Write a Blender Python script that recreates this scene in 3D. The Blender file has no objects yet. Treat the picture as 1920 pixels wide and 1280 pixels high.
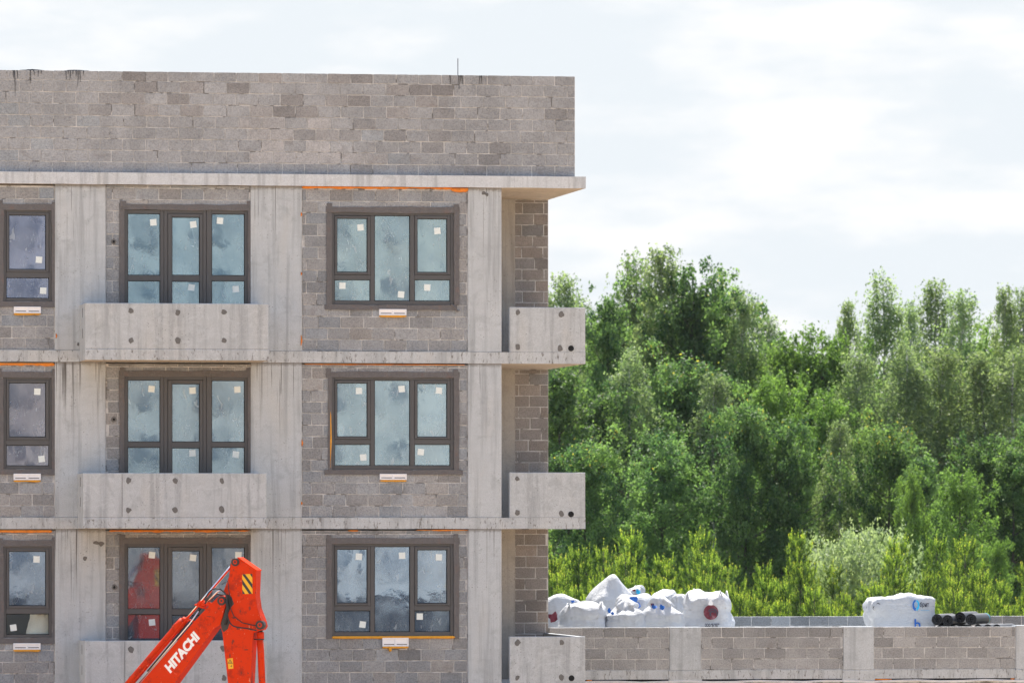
import bpy, math, random
import numpy as np
from mathutils import Vector, Matrix, noise as mnoise

scene = bpy.context.scene
R = math.radians
random.seed(7)
rng = np.random.default_rng(7)

# ------------------------------------------------------------------ camera
# Facade plane is y = 0, x runs along it to the right, ground is z = 0.
FOC, YAWTAN, DIST, EYE, HOR = 11900.0, 0.161, 110.7, 6.3, 985.0
YAW = math.atan(YAWTAN)
CX, CY = -DIST * math.sin(YAW), -DIST * math.cos(YAW)
cam_d = bpy.data.cameras.new('camera')
cam = bpy.data.objects.new('camera', cam_d)
scene.collection.objects.link(cam)
cam.location = (CX, CY, EYE)
cam.rotation_euler = (R(90), 0, -YAW)
cam_d.sensor_width = 36.0
cam_d.lens = FOC / 1920 * 36
cam_d.shift_y = (HOR - 640) / 1920
cam_d.clip_start, cam_d.clip_end = 1.0, 6000
cam_d.dof.use_dof = True
cam_d.dof.focus_distance = DIST - 1
cam_d.dof.aperture_fstop = 4.0
scene.camera = cam

# ------------------------------------------------------------------ sky, sun, exposure
SUN_EL, SUN_AZ = R(57), R(8)            # behind the building, a little to the right
w = bpy.data.worlds.new('World'); scene.world = w; w.use_nodes = True
nt = w.node_tree; nt.nodes.clear()
def wn(t, **k):
    n = nt.nodes.new(t)
    for a, b in k.items(): setattr(n, a, b)
    return n
wo = wn('ShaderNodeOutputWorld'); bg = wn('ShaderNodeBackground')
sky = wn('ShaderNodeTexSky', sky_type='NISHITA', sun_disc=False, sun_elevation=SUN_EL, sun_rotation=SUN_AZ,
         air_density=1.0, dust_density=1.5, ozone_density=1.0)
tc = wn('ShaderNodeTexCoord'); mp = wn('ShaderNodeMapping')
mp.inputs['Scale'].default_value = (1, 1, 3.2)
nz = wn('ShaderNodeTexNoise'); nz.inputs['Scale'].default_value = 9.0; nz.inputs['Detail'].default_value = 5.0
nz.inputs['Roughness'].default_value = 0.5
rp = wn('ShaderNodeMapRange'); rp.interpolation_type = 'SMOOTHSTEP'
for i, q in zip((1, 2, 3, 4), (0.40, 0.60, 0.0, 1.0)): rp.inputs[i].default_value = q
sx = wn('ShaderNodeSeparateXYZ')                         # thick white veil low down, broken cloud higher up
hz_ = wn('ShaderNodeMapRange'); hz_.interpolation_type = 'SMOOTHSTEP'
for i, q in zip((1, 2, 3, 4), (0.08, 0.38, 1.0, 0.0)): hz_.inputs[i].default_value = q
mxm = wn('ShaderNodeMath', operation='MULTIPLY_ADD'); mxm.use_clamp = True
mx = wn('ShaderNodeMix', data_type='RGBA')
nz2 = wn('ShaderNodeTexNoise'); nz2.inputs['Scale'].default_value = 22.0; nz2.inputs['Detail'].default_value = 8.0; nz2.inputs['Roughness'].default_value = 0.56
mp2 = wn('ShaderNodeMapping'); mp2.inputs['Scale'].default_value = (1, 1, 3.4); mp2.inputs['Location'].default_value = (3.1, 0.4, 0.2)
cc = wn('ShaderNodeMix', data_type='RGBA'); cc.inputs[6].default_value = (2.42, 2.57, 2.70, 1); cc.inputs[7].default_value = (2.92, 2.92, 2.93, 1)
cr = wn('ShaderNodeMapRange'); cr.interpolation_type = 'SMOOTHSTEP'      # grey undersides and white tops of thin cloud
for i, q in zip((1, 2, 3, 4), (0.42, 0.64, 0.0, 1.0)): cr.inputs[i].default_value = q
nt.links.new(tc.outputs['Generated'], mp2.inputs['Vector']); nt.links.new(mp2.outputs[0], nz2.inputs['Vector'])
nt.links.new(nz2.outputs['Fac'], cr.inputs[0]); nt.links.new(cr.outputs[0], cc.inputs[0]); nt.links.new(cc.outputs[2], mx.inputs[7])
nt.links.new(tc.outputs['Generated'], mp.inputs['Vector']); nt.links.new(mp.outputs[0], nz.inputs['Vector'])
nt.links.new(tc.outputs['Generated'], sx.inputs[0]); nt.links.new(sx.outputs[2], hz_.inputs[0])
nt.links.new(nz.outputs['Fac'], rp.inputs[0])
nt.links.new(rp.outputs[0], mxm.inputs[0]); mxm.inputs[1].default_value = 0.6; nt.links.new(hz_.outputs[0], mxm.inputs[2])
nt.links.new(mxm.outputs[0], mx.inputs[0])
nt.links.new(sky.outputs[0], mx.inputs[6]); nt.links.new(mx.outputs[2], bg.inputs['Color'])
bg.inputs['Strength'].default_value = 0.15
nt.links.new(bg.outputs[0], wo.inputs[0])
sl = bpy.data.lights.new('sun', 'SUN'); sl.energy = 4.4; sl.angle = R(0.8); sl.color = (1.0, 0.95, 0.87)
sun = bpy.data.objects.new('sun', sl); scene.collection.objects.link(sun)
sv = Vector((math.sin(SUN_AZ) * math.cos(SUN_EL), math.cos(SUN_AZ) * math.cos(SUN_EL), math.sin(SUN_EL)))
sun.rotation_euler = sv.to_track_quat('Z', 'Y').to_euler(); sun.location = (0, 60, 80)
vs = scene.view_settings
vs.view_transform = 'Standard'; vs.look = 'None'; vs.gamma = 1.0; vs.use_curve_mapping = False
vs.exposure = 1.25
scene.cycles.use_denoising = True
scene.cycles.max_bounces = 8; scene.cycles.transparent_max_bounces = 8
scene.cycles.diffuse_bounces = 4; scene.cycles.sample_clamp_indirect = 6
scene.render.film_transparent = False

# ------------------------------------------------------------------ measuring helpers
CT, ST = math.cos(YAW), math.sin(YAW)
def X(u, y=0.0):
    """x in metres at depth y of a vertical line seen at column u of the survey picture"""
    a = (u - 960) / FOC
    dx, dy = ST + CT * a, CT - ST * a
    return CX + dx * (y - CY) / dy
def dep(u, y=0.0):
    a = (u - 960) / FOC
    return (y - CY) / (CT - ST * a)
def Z(v, u, y=0.0):
    return EYE + (HOR - v) / FOC * dep(u, y)
def P3(u, v, y=0.0):
    return (X(u, y), y, Z(v, u, y))

# ------------------------------------------------------------------ object helpers
COL = scene.collection
WL = {}
def link(o, parent=None):
    COL.objects.link(o)
    if parent is not None:
        o.parent = parent
        o.matrix_parent_inverse = Matrix.Translation(-Vector(WL.get(parent.name, (0, 0, 0))))
    return o
def tag(o, label=None, cat=None, group=None, kind=None):
    if label: o['label'] = label
    if cat: o['category'] = cat
    if group: o['group'] = group
    if kind: o['kind'] = kind
    return o
def thing(name, loc, label, cat, group=None):
    o = bpy.data.objects.new(name, None); COL.objects.link(o)
    o.location = loc; o.empty_display_size = 0.3
    WL[o.name] = tuple(loc)
    return tag(o, label, cat, group)

class MB:
    """collects geometry; build() links it as one mesh object"""
    def __init__(s): s.v, s.f, s.m = [], [], []
    def add(s, vs, fs, mi=0):
        b = len(s.v); s.v += [tuple(p) for p in vs]
        s.f += [tuple(b + i for i in f) for f in fs]; s.m += [mi] * len(fs); return s
    def box(s, x0, x1, y0, y1, z0, z1, mi=0):
        return s.add([(x0,y0,z0),(x1,y0,z0),(x1,y1,z0),(x0,y1,z0),(x0,y0,z1),(x1,y0,z1),(x1,y1,z1),(x0,y1,z1)],
                     [(0,3,2,1),(4,5,6,7),(0,1,5,4),(1,2,6,5),(2,3,7,6),(3,0,4,7)], mi)
    def bbox(s, x0, x1, y0, y1, z0, z1, b=0.006, mi=0):
        """box with chamfered front edges (front is -y)"""
        vs = [(x0,y0+b,z0),(x1,y0+b,z0),(x1,y0+b,z1),(x0,y0+b,z1),
              (x0+b,y0,z0+b),(x1-b,y0,z0+b),(x1-b,y0,z1-b),(x0+b,y0,z1-b),
              (x0,y1,z0),(x1,y1,z0),(x1,y1,z1),(x0,y1,z1)]
        fs = [(4,5,6,7),(0,1,5,4),(1,2,6,5),(2,3,7,6),(3,0,4,7),
              (0,8,9,1),(1,9,10,2),(2,10,11,3),(3,11,8,0),(8,11,10,9)]
        return s.add(vs, fs, mi)
    def tube(s, pts, rad, n=8, mi=0, caps=True):
        pts = [Vector(p) for p in pts]
        if not hasattr(rad, '__len__'): rad = [rad] * len(pts)
        rings = []; t0 = (pts[1] - pts[0]).normalized()
        ref = Vector((0, 0, 1)) if abs(t0.z) < .9 else Vector((1, 0, 0))
        a = t0.cross(ref).normalized()
        vs = []
        for i, p in enumerate(pts):
            t = (pts[min(i+1, len(pts)-1)] - pts[max(i-1, 0)]).normalized()
            a = (a - t * a.dot(t)).normalized(); b = t.cross(a)
            for k in range(n):
                an = 2 * math.pi * k / n
                vs.append(p + (a * math.cos(an) + b * math.sin(an)) * rad[i])
        fs = []
        for i in range(len(pts) - 1):
            for k in range(n):
                fs.append((i*n+k, i*n+(k+1) % n, (i+1)*n+(k+1) % n, (i+1)*n+k))
        if caps:
            fs.append(tuple(range(n))[::-1]); fs.append(tuple((len(pts)-1)*n+k for k in range(n)))
        return s.add(vs, fs, mi)
    def build(s, name, mats, parent=None, smooth=False, origin=None):
        me = bpy.data.meshes.new(name)
        vv = s.v
        if origin is not None: vv = [(p[0]-origin[0], p[1]-origin[1], p[2]-origin[2]) for p in s.v]
        me.from_pydata(vv, [], s.f)
        if not isinstance(mats, (list, tuple)): mats = [mats]
        for m in mats: me.materials.append(m)
        if len(mats) > 1: me.polygons.foreach_set('material_index', s.m)
        if smooth: me.polygons.foreach_set('use_smooth', [True] * len(me.polygons))
        me.update()
        o = bpy.data.objects.new(name, me)
        if origin is not None: o.location = origin; WL[o.name] = tuple(origin)
        link(o, parent)
        if origin is not None: WL[o.name] = tuple(origin)
        return o

# ------------------------------------------------------------------ materials
class NB:
    def __init__(s, name):
        s.mat = bpy.data.materials.new(name); s.mat.use_nodes = True
        s.t = s.mat.node_tree; s.t.nodes.clear()
        s.out = s.t.nodes.new('ShaderNodeOutputMaterial')
    def n(s, typ, **k):
        nd = s.t.nodes.new('ShaderNode' + typ)
        for a, b in k.items(): setattr(nd, a, b)
        return nd
    def set(s, sock, v):
        if isinstance(v, bpy.types.NodeSocket): s.t.links.new(v, sock)
        elif v is not None:
            if hasattr(v, '__len__') and len(v) == 3 and sock.type == 'RGBA': v = (*v, 1)
            sock.default_value = v
    def pos(s): return s.n('NewGeometry').outputs['Position']
    def obj(s): return s.n('TexCoord').outputs['Object']
    def gen(s): return s.n('TexCoord').outputs['Generated']
    def mapv(s, v, sc=(1,1,1), loc=(0,0,0)):
        m = s.n('Mapping'); s.set(m.inputs[0], v); m.inputs['Scale'].default_value = sc; m.inputs['Location'].default_value = loc
        return m.outputs[0]
    def noise(s, v, scale, detail=3, rough=.5, dist=0.0):
        m = s.n('TexNoise'); s.set(m.inputs['Vector'], v); m.inputs['Scale'].default_value = scale
        m.inputs['Detail'].default_value = detail; m.inputs['Roughness'].default_value = rough
        m.inputs['Distortion'].default_value = dist
        return m.outputs['Fac']
    def vor(s, v, scale, out='Distance', feat='F1'):
        m = s.n('TexVoronoi'); m.feature = feat; s.set(m.inputs['Vector'], v); m.inputs['Scale'].default_value = scale
        return m.outputs[out]
    def ramp(s, f, p0, p1, c0=0.0, c1=1.0):
        m = s.n('MapRange'); m.interpolation_type = 'SMOOTHSTEP'; s.set(m.inputs[0], f)
        for i, q in zip((1, 2, 3, 4), (p0, p1, c0, c1)): m.inputs[i].default_value = q
        return m.outputs[0]
    def math(s, op, a, b=None):
        m = s.n('Math', operation=op); s.set(m.inputs[0], a)
        if b is not None: s.set(m.inputs[1], b)
        return m.outputs[0]
    def mix(s, f, a, b, bt='MIX'):
        m = s.n('Mix', data_type='RGBA', blend_type=bt); s.set(m.inputs[0], f)
        for so, v in ((m.inputs[6], a), (m.inputs[7], b)):
            if isinstance(v, (int, float)): v = (v, v, v)
            s.set(so, v)
        return m.outputs[2]
    def scale(s, c, f):
        """colour times a grey factor"""
        m = s.n('VectorMath', operation='SCALE'); s.set(m.inputs[0], c); s.set(m.inputs['Scale'], f)
        return m.outputs[0]
    def sepz(s, v, i=2): 
        m = s.n('SeparateXYZ'); s.set(m.inputs[0], v); return m.outputs[i]
    def bump(s, h, strength=.3, dist=.01):
        m = s.n('Bump'); m.inputs['Strength'].default_value = strength; m.inputs['Distance'].default_value = dist
        s.set(m.inputs['Height'], h); return m.outputs[0]
    def pr(s, col, rough=.8, normal=None, metal=0.0, spec=.3):
        p = s.n('BsdfPrincipled'); s.set(p.inputs['Base Color'], col); s.set(p.inputs['Roughness'], rough)
        p.inputs['Metallic'].default_value = metal; p.inputs['Specular IOR Level'].default_value = spec
        if normal is not None: s.set(p.inputs['Normal'], normal)
        return p.outputs[0]
    def done(s, sh): s.t.links.new(sh, s.out.inputs[0]); return s.mat
    def mixsh(s, f, a, b):
        m = s.n('MixShader'); s.set(m.inputs[0], f); s.t.links.new(a, m.inputs[1]); s.t.links.new(b, m.inputs[2])
        return m.outputs[0]

def mat_concrete(name, base, drip=0.0, rough_cast=0.0, blotch=.25, pore=1.0, warm=0.0, dark_low=0.0, swirl=0.0):
    b = NB(name); p = b.pos(); g = b.gen()
    col = b.mix(b.noise(p, 1.1, 6, .6), tuple(c*(1-blotch) for c in base), tuple(min(.95, c*(1+blotch*.55)) for c in base))
    col = b.mix(b.ramp(b.noise(b.mapv(p, (1,1,.35)), 2.6, 4), .5, .75, 0, .35), col, (base[0]*1.0, base[1]*.93, base[2]*.84))
    fine = b.noise(p, 70, 3, .65)
    col = b.scale(col, b.ramp(fine, .25, .75, .84, 1.13))
    # board-mark and trowel smears
    col = b.scale(col, b.ramp(b.noise(b.mapv(p, (2.2,1,7)), 1.3, 4, .6), .35, .7, .965, 1.025))
    # dirt bands and rain streaks
    col = b.mix(b.ramp(b.noise(b.mapv(p, (8, 8, .4), (1, 7, 3)), 1.0, 4, .62), .47, .68, 0, .55), col, tuple(c*.52 for c in base))
    col = b.mix(b.ramp(b.noise(b.mapv(p, (1, 1, 1), (9, 2, 5)), 3.8, 5, .7, .5), .52, .68, 0, .42), col, tuple(c*.60 for c in base))
    if swirl:
        sw = b.math('ABSOLUTE', b.math('SUBTRACT', b.noise(p, 1.7, 1.5, .4, 2.6), .5))
        col = b.mix(b.ramp(sw, .0, .035, swirl, 0), col, tuple(min(.95, c*1.25) for c in base))
    if drip:
        dn = b.noise(b.mapv(p, (17, 17, .18)), 1.0, 2, .5)
        gz = b.sepz(g); reach = b.noise(b.mapv(p, (5, 5, 0)), 1.0, 2)
        clus = b.ramp(b.noise(b.mapv(p, (1, 1, .05), (2, 0, 1)), 3.1, 1), .42, .62, .12, 1)
        top = b.ramp(b.math('ADD', gz, b.math('MULTIPLY', b.math('SUBTRACT', reach, .5), 1.6)), .55, 1.0)
        col = b.mix(b.math('MULTIPLY', b.ramp(dn, .60, .645), b.math('MULTIPLY', b.math('MULTIPLY', top, clus), drip)), col, (.085, .075, .065))
        dn2 = b.noise(b.mapv(p, (32, 32, .5)), 1.0, 2, .5)
        col = b.mix(b.math('MULTIPLY', b.ramp(dn2, .63, .66), b.math('MULTIPLY', top, drip*.8)), col, (.07, .062, .055))
        rag = b.math('ADD', gz, b.math('MULTIPLY', b.math('SUBTRACT', b.noise(p, 14, 4, .7), .5), .05))
        col = b.mix(b.ramp(rag, .972, .992, 0, .6), col, (.14, .125, .11))
    if rough_cast:
        rc = b.noise(b.mapv(p, (26, 26, 9)), 1.0, 3, .65, .6)
        col = b.mix(b.ramp(rc, .56, .68, 0, rough_cast), col, (.12, .105, .09))
    if pore:
        vd = b.vor(p, 21); 
        col = b.mix(b.math('MULTIPLY', b.ramp(vd, .10, .19, 1, 0), b.ramp(b.noise(p, 2.2, 3), .47, .62, 0, .75*pore)), col, (.09, .08, .075))
    h = b.math('ADD', b.math('MULTIPLY', fine, .5), b.noise(p, 9, 4))
    return b.done(b.pr(col, .88, b.bump(h, .35, .012), spec=.2))

def mat_block(name, base, tint='object', stain=.5):
    b = NB(name); p = b.pos()
    if tint == 'object': tc_ = b.n('ObjectInfo').outputs['Color']
    else: tc_ = b.n('Attribute', attribute_name='tint').outputs['Color']
    sp = b.noise(p, 45, 2, .7)
    col = b.mix(b.ramp(sp, .3, .66), tuple(c*.78 for c in base), tuple(c*1.14 for c in base))
    col = b.mix(b.ramp(b.vor(p, 30), .08, .20, .6, 0), col, tuple(c*.32 for c in base))
    col = b.scale(col, b.ramp(b.noise(p, 1.5, 4, .6), .3, .7, .86, 1.1))
    # mortar smears and damp patches
    col = b.mix(b.ramp(b.noise(b.mapv(p, (1, 1, 1.6)), 4.6, 4, .6, .8), .58, .72, 0, stain), col, tuple(c*1.18 for c in base))
    col = b.mix(b.ramp(b.noise(b.mapv(p, (1, 1, 1.3), (4, 0, 9)), 2.3, 3, .55), .60, .74, 0, .45), col, (base[0]*.62, base[1]*.56, base[2]*.52))
    col = b.mix(1.0, col, tc_, 'MULTIPLY')
    return b.done(b.pr(col, .93, b.bump(b.math('ADD', sp, b.noise(p, 90, 2)), .6, .014), spec=.15))

def mat_plain(name, col, rough=.6, var=.12, scale=6, bump=.1, spec=.3, metal=0.0, grime=0.0, gcol=(.08,.07,.06)):
    b = NB(name); p = b.pos()
    c = b.mix(b.noise(p, scale, 4, .6), tuple(x*(1-var) for x in col), tuple(min(.97, x*(1+var)) for x in col))
    if grime: c = b.mix(b.ramp(b.noise(p, scale*.7, 5, .65), .5, .72, 0, grime), c, gcol)
    nrm = b.bump(b.noise(p, scale*6, 3), bump, .006) if bump else None
    return b.done(b.pr(c, rough, nrm, metal, spec))

M = {}
M['column'] = mat_concrete('column_concrete', (.495, .525, .545), drip=.9, blotch=.2)
M['column_plain'] = mat_concrete('plain_concrete', (.495, .525, .545), blotch=.2)
M['slab'] = mat_concrete('slab_concrete', (.505, .53, .545), blotch=.2, rough_cast=.75)
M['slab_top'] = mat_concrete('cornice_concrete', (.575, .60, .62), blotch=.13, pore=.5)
M['panel'] = mat_concrete('balcony_concrete', (.475, .50, .515), blotch=.16, swirl=.22)
M['loggia'] = mat_concrete('loggia_concrete', (.46, .435, .40), blotch=.25)
M['block'] = mat_block('expanded_clay_block', (.318, .328, .340))
M['block_stuff'] = mat_block('expanded_clay_block_courses', (.318, .328, .340), 'attr')
M['mortar'] = mat_concrete('mortar', (.52, .525, .53), blotch=.4, pore=.3)
b = NB('joint_mortar'); p = b.pos()
c = b.mix(b.ramp(b.noise(p, 7, 4, .6), .4, .6), (.43, .43, .425), (.60, .595, .585))
c = b.mix(b.ramp(b.noise(b.mapv(p, (1, 1, 1), (5, 2, 8)), 4.0, 3, .6), .56, .64, 0, .85), c, (.15, .145, .14))  # dark stretches painted in for shadow in open joints
M['joint'] = b.done(b.pr(c, .95, b.bump(b.noise(p, 30, 3), .6, .02), spec=.1))
M['soffit'] = mat_concrete('tan_soffit_concrete', (.52, .43, .34), blotch=.2, pore=.4)  # tan base colour for slab and balcony undersides
M['patch'] = mat_plain('mortar_patch', (.15, .145, .14), .95, .25, 20, .5)
M['frame'] = mat_plain('window_frame_plastic', (.076, .076, .079), .45, .08, 3, .02, .4)
M['tape'] = None
b = NB('vapour_tape'); p = b.pos()
c = b.mix(b.noise(b.mapv(p, (6, 6, 6)), 2, 4, .6), (.10, .095, .096), (.165, .156, .156))
c = b.mix(b.ramp(b.noise(b.mapv(p, (3, 3, 3)), 2.2, 3), .57, .72, 0, .4), c, (.19, .125, .105))
M['tape'] = b.done(b.pr(c, .75, b.bump(b.noise(p, 22, 4, .6, 1.5), .7, .02), spec=.25))
M['foam'] = mat_plain('orange_foam', (.72, .23, .035), .85, .3, 18, .8, .15, grime=.5, gcol=(.25, .07, .02))
M['foam_old'] = mat_plain('yellow_foam', (.70, .33, .04), .85, .25, 18, .8, .15)
M['white'] = mat_plain('white_plastic', (.82, .82, .84), .4, .04, 5, 0, .4)
M['sticker'] = mat_plain('sticker_paper', (.74, .80, .78), .6, .05, 12, 0, .3)
M['tar'] = mat_plain('tar', (.018, .018, .022), .4, .2, 8, .2, .5)
M['black'] = mat_plain('dark_void', (.012, .012, .013), .8, .1, 4, 0, .2)
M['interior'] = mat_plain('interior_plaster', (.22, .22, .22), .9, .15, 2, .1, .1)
M['steel'] = mat_plain('galvanised_rod', (.10, .10, .12), .5, .1, 5, 0, .4)

def mat_pane(name, seed, tint=(.45, .70, .80), refl=.36, body=(.085, .115, .13), film=1.0, clear=False):
    """coated glazing still under its crumpled protective film"""
    b = NB(name); p = b.mapv(b.pos(), (1, 1, 1), (seed*3.7, seed*1.3, seed*5.1))
    gl = b.n('BsdfGlossy'); gl.inputs['Color'].default_value = (*tint, 1)
    wav = b.noise(b.mapv(p, (1, 1, .7)), 1.6, 2, .5, .3)
    h = b.math('ADD', wav, b.math('MULTIPLY', b.noise(p, 9, 3, .5, .8), .07))
    b.set(gl.inputs['Normal'], b.bump(h, .02 if clear else .022, .05))
    if clear:
        gl.inputs['Roughness'].default_value = 0.01
        tr = b.n('BsdfTransparent'); tr.inputs[0].default_value = (.95, .97, .96, 1)
        return b.done(b.mixsh(.08, tr.outputs[0], gl.outputs[0]))
    b.set(gl.inputs['Roughness'], b.ramp(b.noise(p, 2.4, 3), .35, .7, .015, .06))
    df = b.n('BsdfDiffuse'); b.set(df.inputs[0], b.mix(b.ramp(b.noise(b.mapv(p, (1, 1, .6)), 1.3, 2), .35, .65), tuple(c*.8 for c in body), tuple(c*1.12 for c in body)))
    tr = b.n('BsdfTransparent'); tr.inputs[0].default_value = (.75, .88, .92, 1)
    bodysh = b.mixsh(.22, df.outputs[0], tr.outputs[0])
    glass = b.mixsh(b.ramp(b.noise(b.mapv(p, (1, 1, .75), (2, 1, 4)), 1.5, 2, .5), .3, .7, refl*.9, refl*1.1), bodysh, gl.outputs[0])
    # creases, scratches and lifted patches of the film
    q = b.mapv(p, (1.4, 1, .40))
    l1 = b.math('ABSOLUTE', b.math('SUBTRACT', b.noise(q, 4.2, 3, .6, 1.2), .5))
    l2 = b.math('ABSOLUTE', b.math('SUBTRACT', b.noise(b.mapv(p, (1.2, 1, 1.2), (9, 0, 2)), 6.0, 2, .5, 2.6), .5))
    crease = b.math('MAXIMUM', b.ramp(l1, .0, .006, .55, 0), b.ramp(l2, 0, .005, .45, 0))
    crease = b.math('MULTIPLY', crease, b.ramp(b.noise(p, 2.6, 2), .46, .64))
    patch = b.ramp(b.noise(b.mapv(p, (1.3, 1, .55), (3, 3, 7)), 7.5, 1.6, .5, .9), .69, .71, 0, .38)
    haze = b.ramp(b.noise(b.mapv(p, (1, 1, .7), (6, 1, 2)), 1.7, 4, .6), .35, .85, .06, .22)
    fm = b.math('MINIMUM', b.math('ADD', b.math('MULTIPLY', b.math('MAXIMUM', crease, patch), film), b.math('MULTIPLY', haze, film)), .9)
    fd = b.n('BsdfDiffuse'); fd.inputs[0].default_value = (.50, .56, .59, 1)
    return b.done(b.mixsh(fm, glass, fd.outputs[0]))
PANES = {}
for k_, (nm_, t_, r_, bd_, f_) in enumerate((('L0', (.42, .52, .78), .30, (.07, .08, .13), .9), ('M0', (.42, .64, .82), .36, (.07, .12, .145), .8), ('R0', (.47, .68, .80), .37, (.09, .125, .15), .9),
        ('L1', (.46, .50, .62), .26, (.085, .08, .11), 1.0), ('M1', (.44, .62, .76), .34, (.075, .105, .135), .9), ('R1', (.50, .70, .84), .38, (.10, .14, .165), .9),
        ('L2', (.42, .55, .74), .34, (.05, .07, .10), .6), ('M2', (.46, .56, .70), .24, (.04, .055, .08), .7), ('R2', (.44, .60, .80), .38, (.07, .10, .14), .8))):
    PANES[nm_] = [mat_pane('film_glass_%s_%d' % (nm_, j), k_*2 + j + 1, tuple(c*(1, .88)[j] for c in t_), r_*(1, 1.12)[j], bd_, f_) for j in range(2)]
M['clear_glass'] = mat_pane('clear_glass', 9, clear=True)

# ------------------------------------------------------------------ ground
b = NB('site_ground'); p = b.pos()
sand = b.mix(b.noise(p, .35, 6, .6), (.40, .29, .185), (.54, .40, .26))
sand = b.scale(sand, b.ramp(b.noise(p, 6, 5, .6), .3, .7, .85, 1.12))
grs = b.mix(b.noise(p, 1.2, 5), (.05, .075, .02), (.10, .12, .035))
yy = b.math('ADD', b.sepz(p, 1), b.math('MULTIPLY', b.noise(p, .12, 3), 10))
M['ground'] = b.done(b.pr(b.mix(b.ramp(yy, 30, 36), sand, grs), .95, b.bump(b.noise(p, 3, 5), .5, .05), spec=.1))
g = MB(); g.add([(-3000,-3000,0),(3000,-3000,0),(3000,3000,0),(-3000,3000,0)], [(0,1,2,3)])
tag(g.build('ground', M['ground']), kind='structure')

# ------------------------------------------------------------------ the unfinished apartment building
bld = thing('apartment_building', (X(480), 4.0, 0.0),
            'unfinished grey block and concrete apartment building with dark framed windows and balconies', 'building')
XL = X(-170)                                   # the facade goes on past the left edge of the picture
XR = X(1097.5)                                 # loggia slab edge
XW = X(1028, 3.8)                              # right end of the wall behind the loggias
YB = 3.8                                       # back of the loggias
SL = [(Z(348.5, 540, -.05), Z(327, 600, -.05)), (Z(680.5, 700), Z(659, 700)), (Z(991, 700), Z(970, 700)), (Z(1303, 700), Z(1282, 700))]
def rect(u0, u1, v0, v1, y=0.0):
    um = (u0 + u1) / 2
    return X(u0, y), X(u1, y), Z(v1, um, y), Z(v0, um, y)

# floor slabs
for i, (z0, z1) in enumerate(SL):
    m = MB(); yf = -.05 if i == 0 else -.012
    n = 40; xs = [XL + (XR - XL) * k / n for k in range(n + 1)]
    # slightly wavering lower arris
    vs, fs = [], []
    for k, x in enumerate(xs):
        j = .006 * mnoise.noise((x * 1.7, i * 9.1, 0)); j2 = .004 * mnoise.noise((x * 2.3, i * 5.1, 4))
        vs += [(x, yf + j2, z0 + j), (x, yf + j2, z1 + j * .5), (x, 12.0 if x < XW else 3.99, z1 + j*.5), (x, 12.0 if x < XW else 3.99, z0 + j)]
    for k in range(n):
        a = 4 * k; c = a + 4
        fs += [(a, c, c+1, a+1), (a+1, c+1, c+2, a+2), (a+2, c+2, c+3, a+3), (a+3, c+3, c, a)]
    fs += [(0, 1, 2, 3), (4*n+3, 4*n+2, 4*n+1, 4*n)]
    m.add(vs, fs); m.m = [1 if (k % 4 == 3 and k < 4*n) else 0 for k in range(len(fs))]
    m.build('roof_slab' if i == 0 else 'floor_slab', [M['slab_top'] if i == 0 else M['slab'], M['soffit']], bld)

# columns, one length per storey
lev = [(SL[1][1], SL[0][0]), (SL[2][1], SL[1][0]), (SL[3][1], SL[2][0]), (0.0, SL[3][0])]
for li, (z0, z1) in enumerate(lev):
    for ci, (u0, u1) in enumerate(((103, 198), (470, 566), (877.5, 940.5))):
        m = MB(); m.bbox(X(u0), X(u1), 0, .42, z0, z1, .008)
        m.build('column', M['column'], bld, origin=(X((u0+u1)/2), 0, z0))
    m = MB(); m.box(X(938, YB), X(965, YB), YB - .06, YB + .15, z0, z1)
    m.build('loggia_column', M['loggia'], bld)

# block meshes shared by all blocks
def block_mesh(seed):
    r = random.Random(seed); c = .014
    ring = []
    base = [(-.5+c,-.5),(-.17,-.5),(.17,-.5),(.5-c,-.5),(.5,-.5+c*2),(.5,.5-c*2),(.5-c,.5),(.17,.5),(-.17,.5),(-.5+c,.5),(-.5,.5-c*2),(-.5,-.5+c*2)]
    for x, z in base: ring.append((x + r.uniform(-.008, .006) * (1 if abs(x) > .4 else 2), z + r.uniform(-.013, .013)))
    n = len(ring); vs = [(x*.992, 0, z*.98) for x, z in ring] + [(x, .12, z) for x, z in ring] + [(x, 1, z) for x, z in ring]
    fs = [tuple(range(n))]
    for k in range(n):
        q = (k+1) % n
        fs += [(k, n+k, n+q, q), (n+k, 2*n+k, 2*n+q, n+q)]
    return vs, fs
BV = [block_mesh(s) for s in range(8)]
BM = []
for vs, fs in BV:
    me = bpy.data.meshes.new('block'); me.from_pydata(vs, [], fs); me.materials.append(M['block']); me.update(); BM.append(me)
stuff_v, stuff_f, stuff_t = [], [], []
def put_block(parent, x0, x1, z0, z1, y, tint, single):
    k = random.randrange(8); d = .05; y += random.uniform(-.003, .004)
    if single:
        o = bpy.data.objects.new('block', BM[k]); o.location = ((x0+x1)/2, y, (z0+z1)/2); o.scale = (x1-x0, d, z1-z0)
        o.color = (*tint, 1); link(o, parent)
    else:
        vs, fs = BV[k]; bse = len(stuff_v)
        for a, b_, c in vs: stuff_v.append(((x0+x1)/2 + a*(x1-x0), y + b_*d, (z0+z1)/2 + c*(z1-z0)))
        for f in fs: stuff_f.append(tuple(bse+i for i in f)); stuff_t.append(tint)
def minus(rc, hole):
    x0, x1, z0, z1 = rc; a0, a1, c0, c1 = hole
    if a0 >= x1 or a1 <= x0 or c0 >= z1 or c1 <= z0: return [rc]
    out = []
    if a0 > x0: out.append((x0, a0, z0, z1))
    if a1 < x1: out.append((a1, x1, z0, z1))
    m0, m1 = max(x0, a0), min(x1, a1)
    if c0 > z0: out.append((m0, m1, z0, c0))
    if c1 < z1: out.append((m0, m1, c1, z1))
    return out
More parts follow.
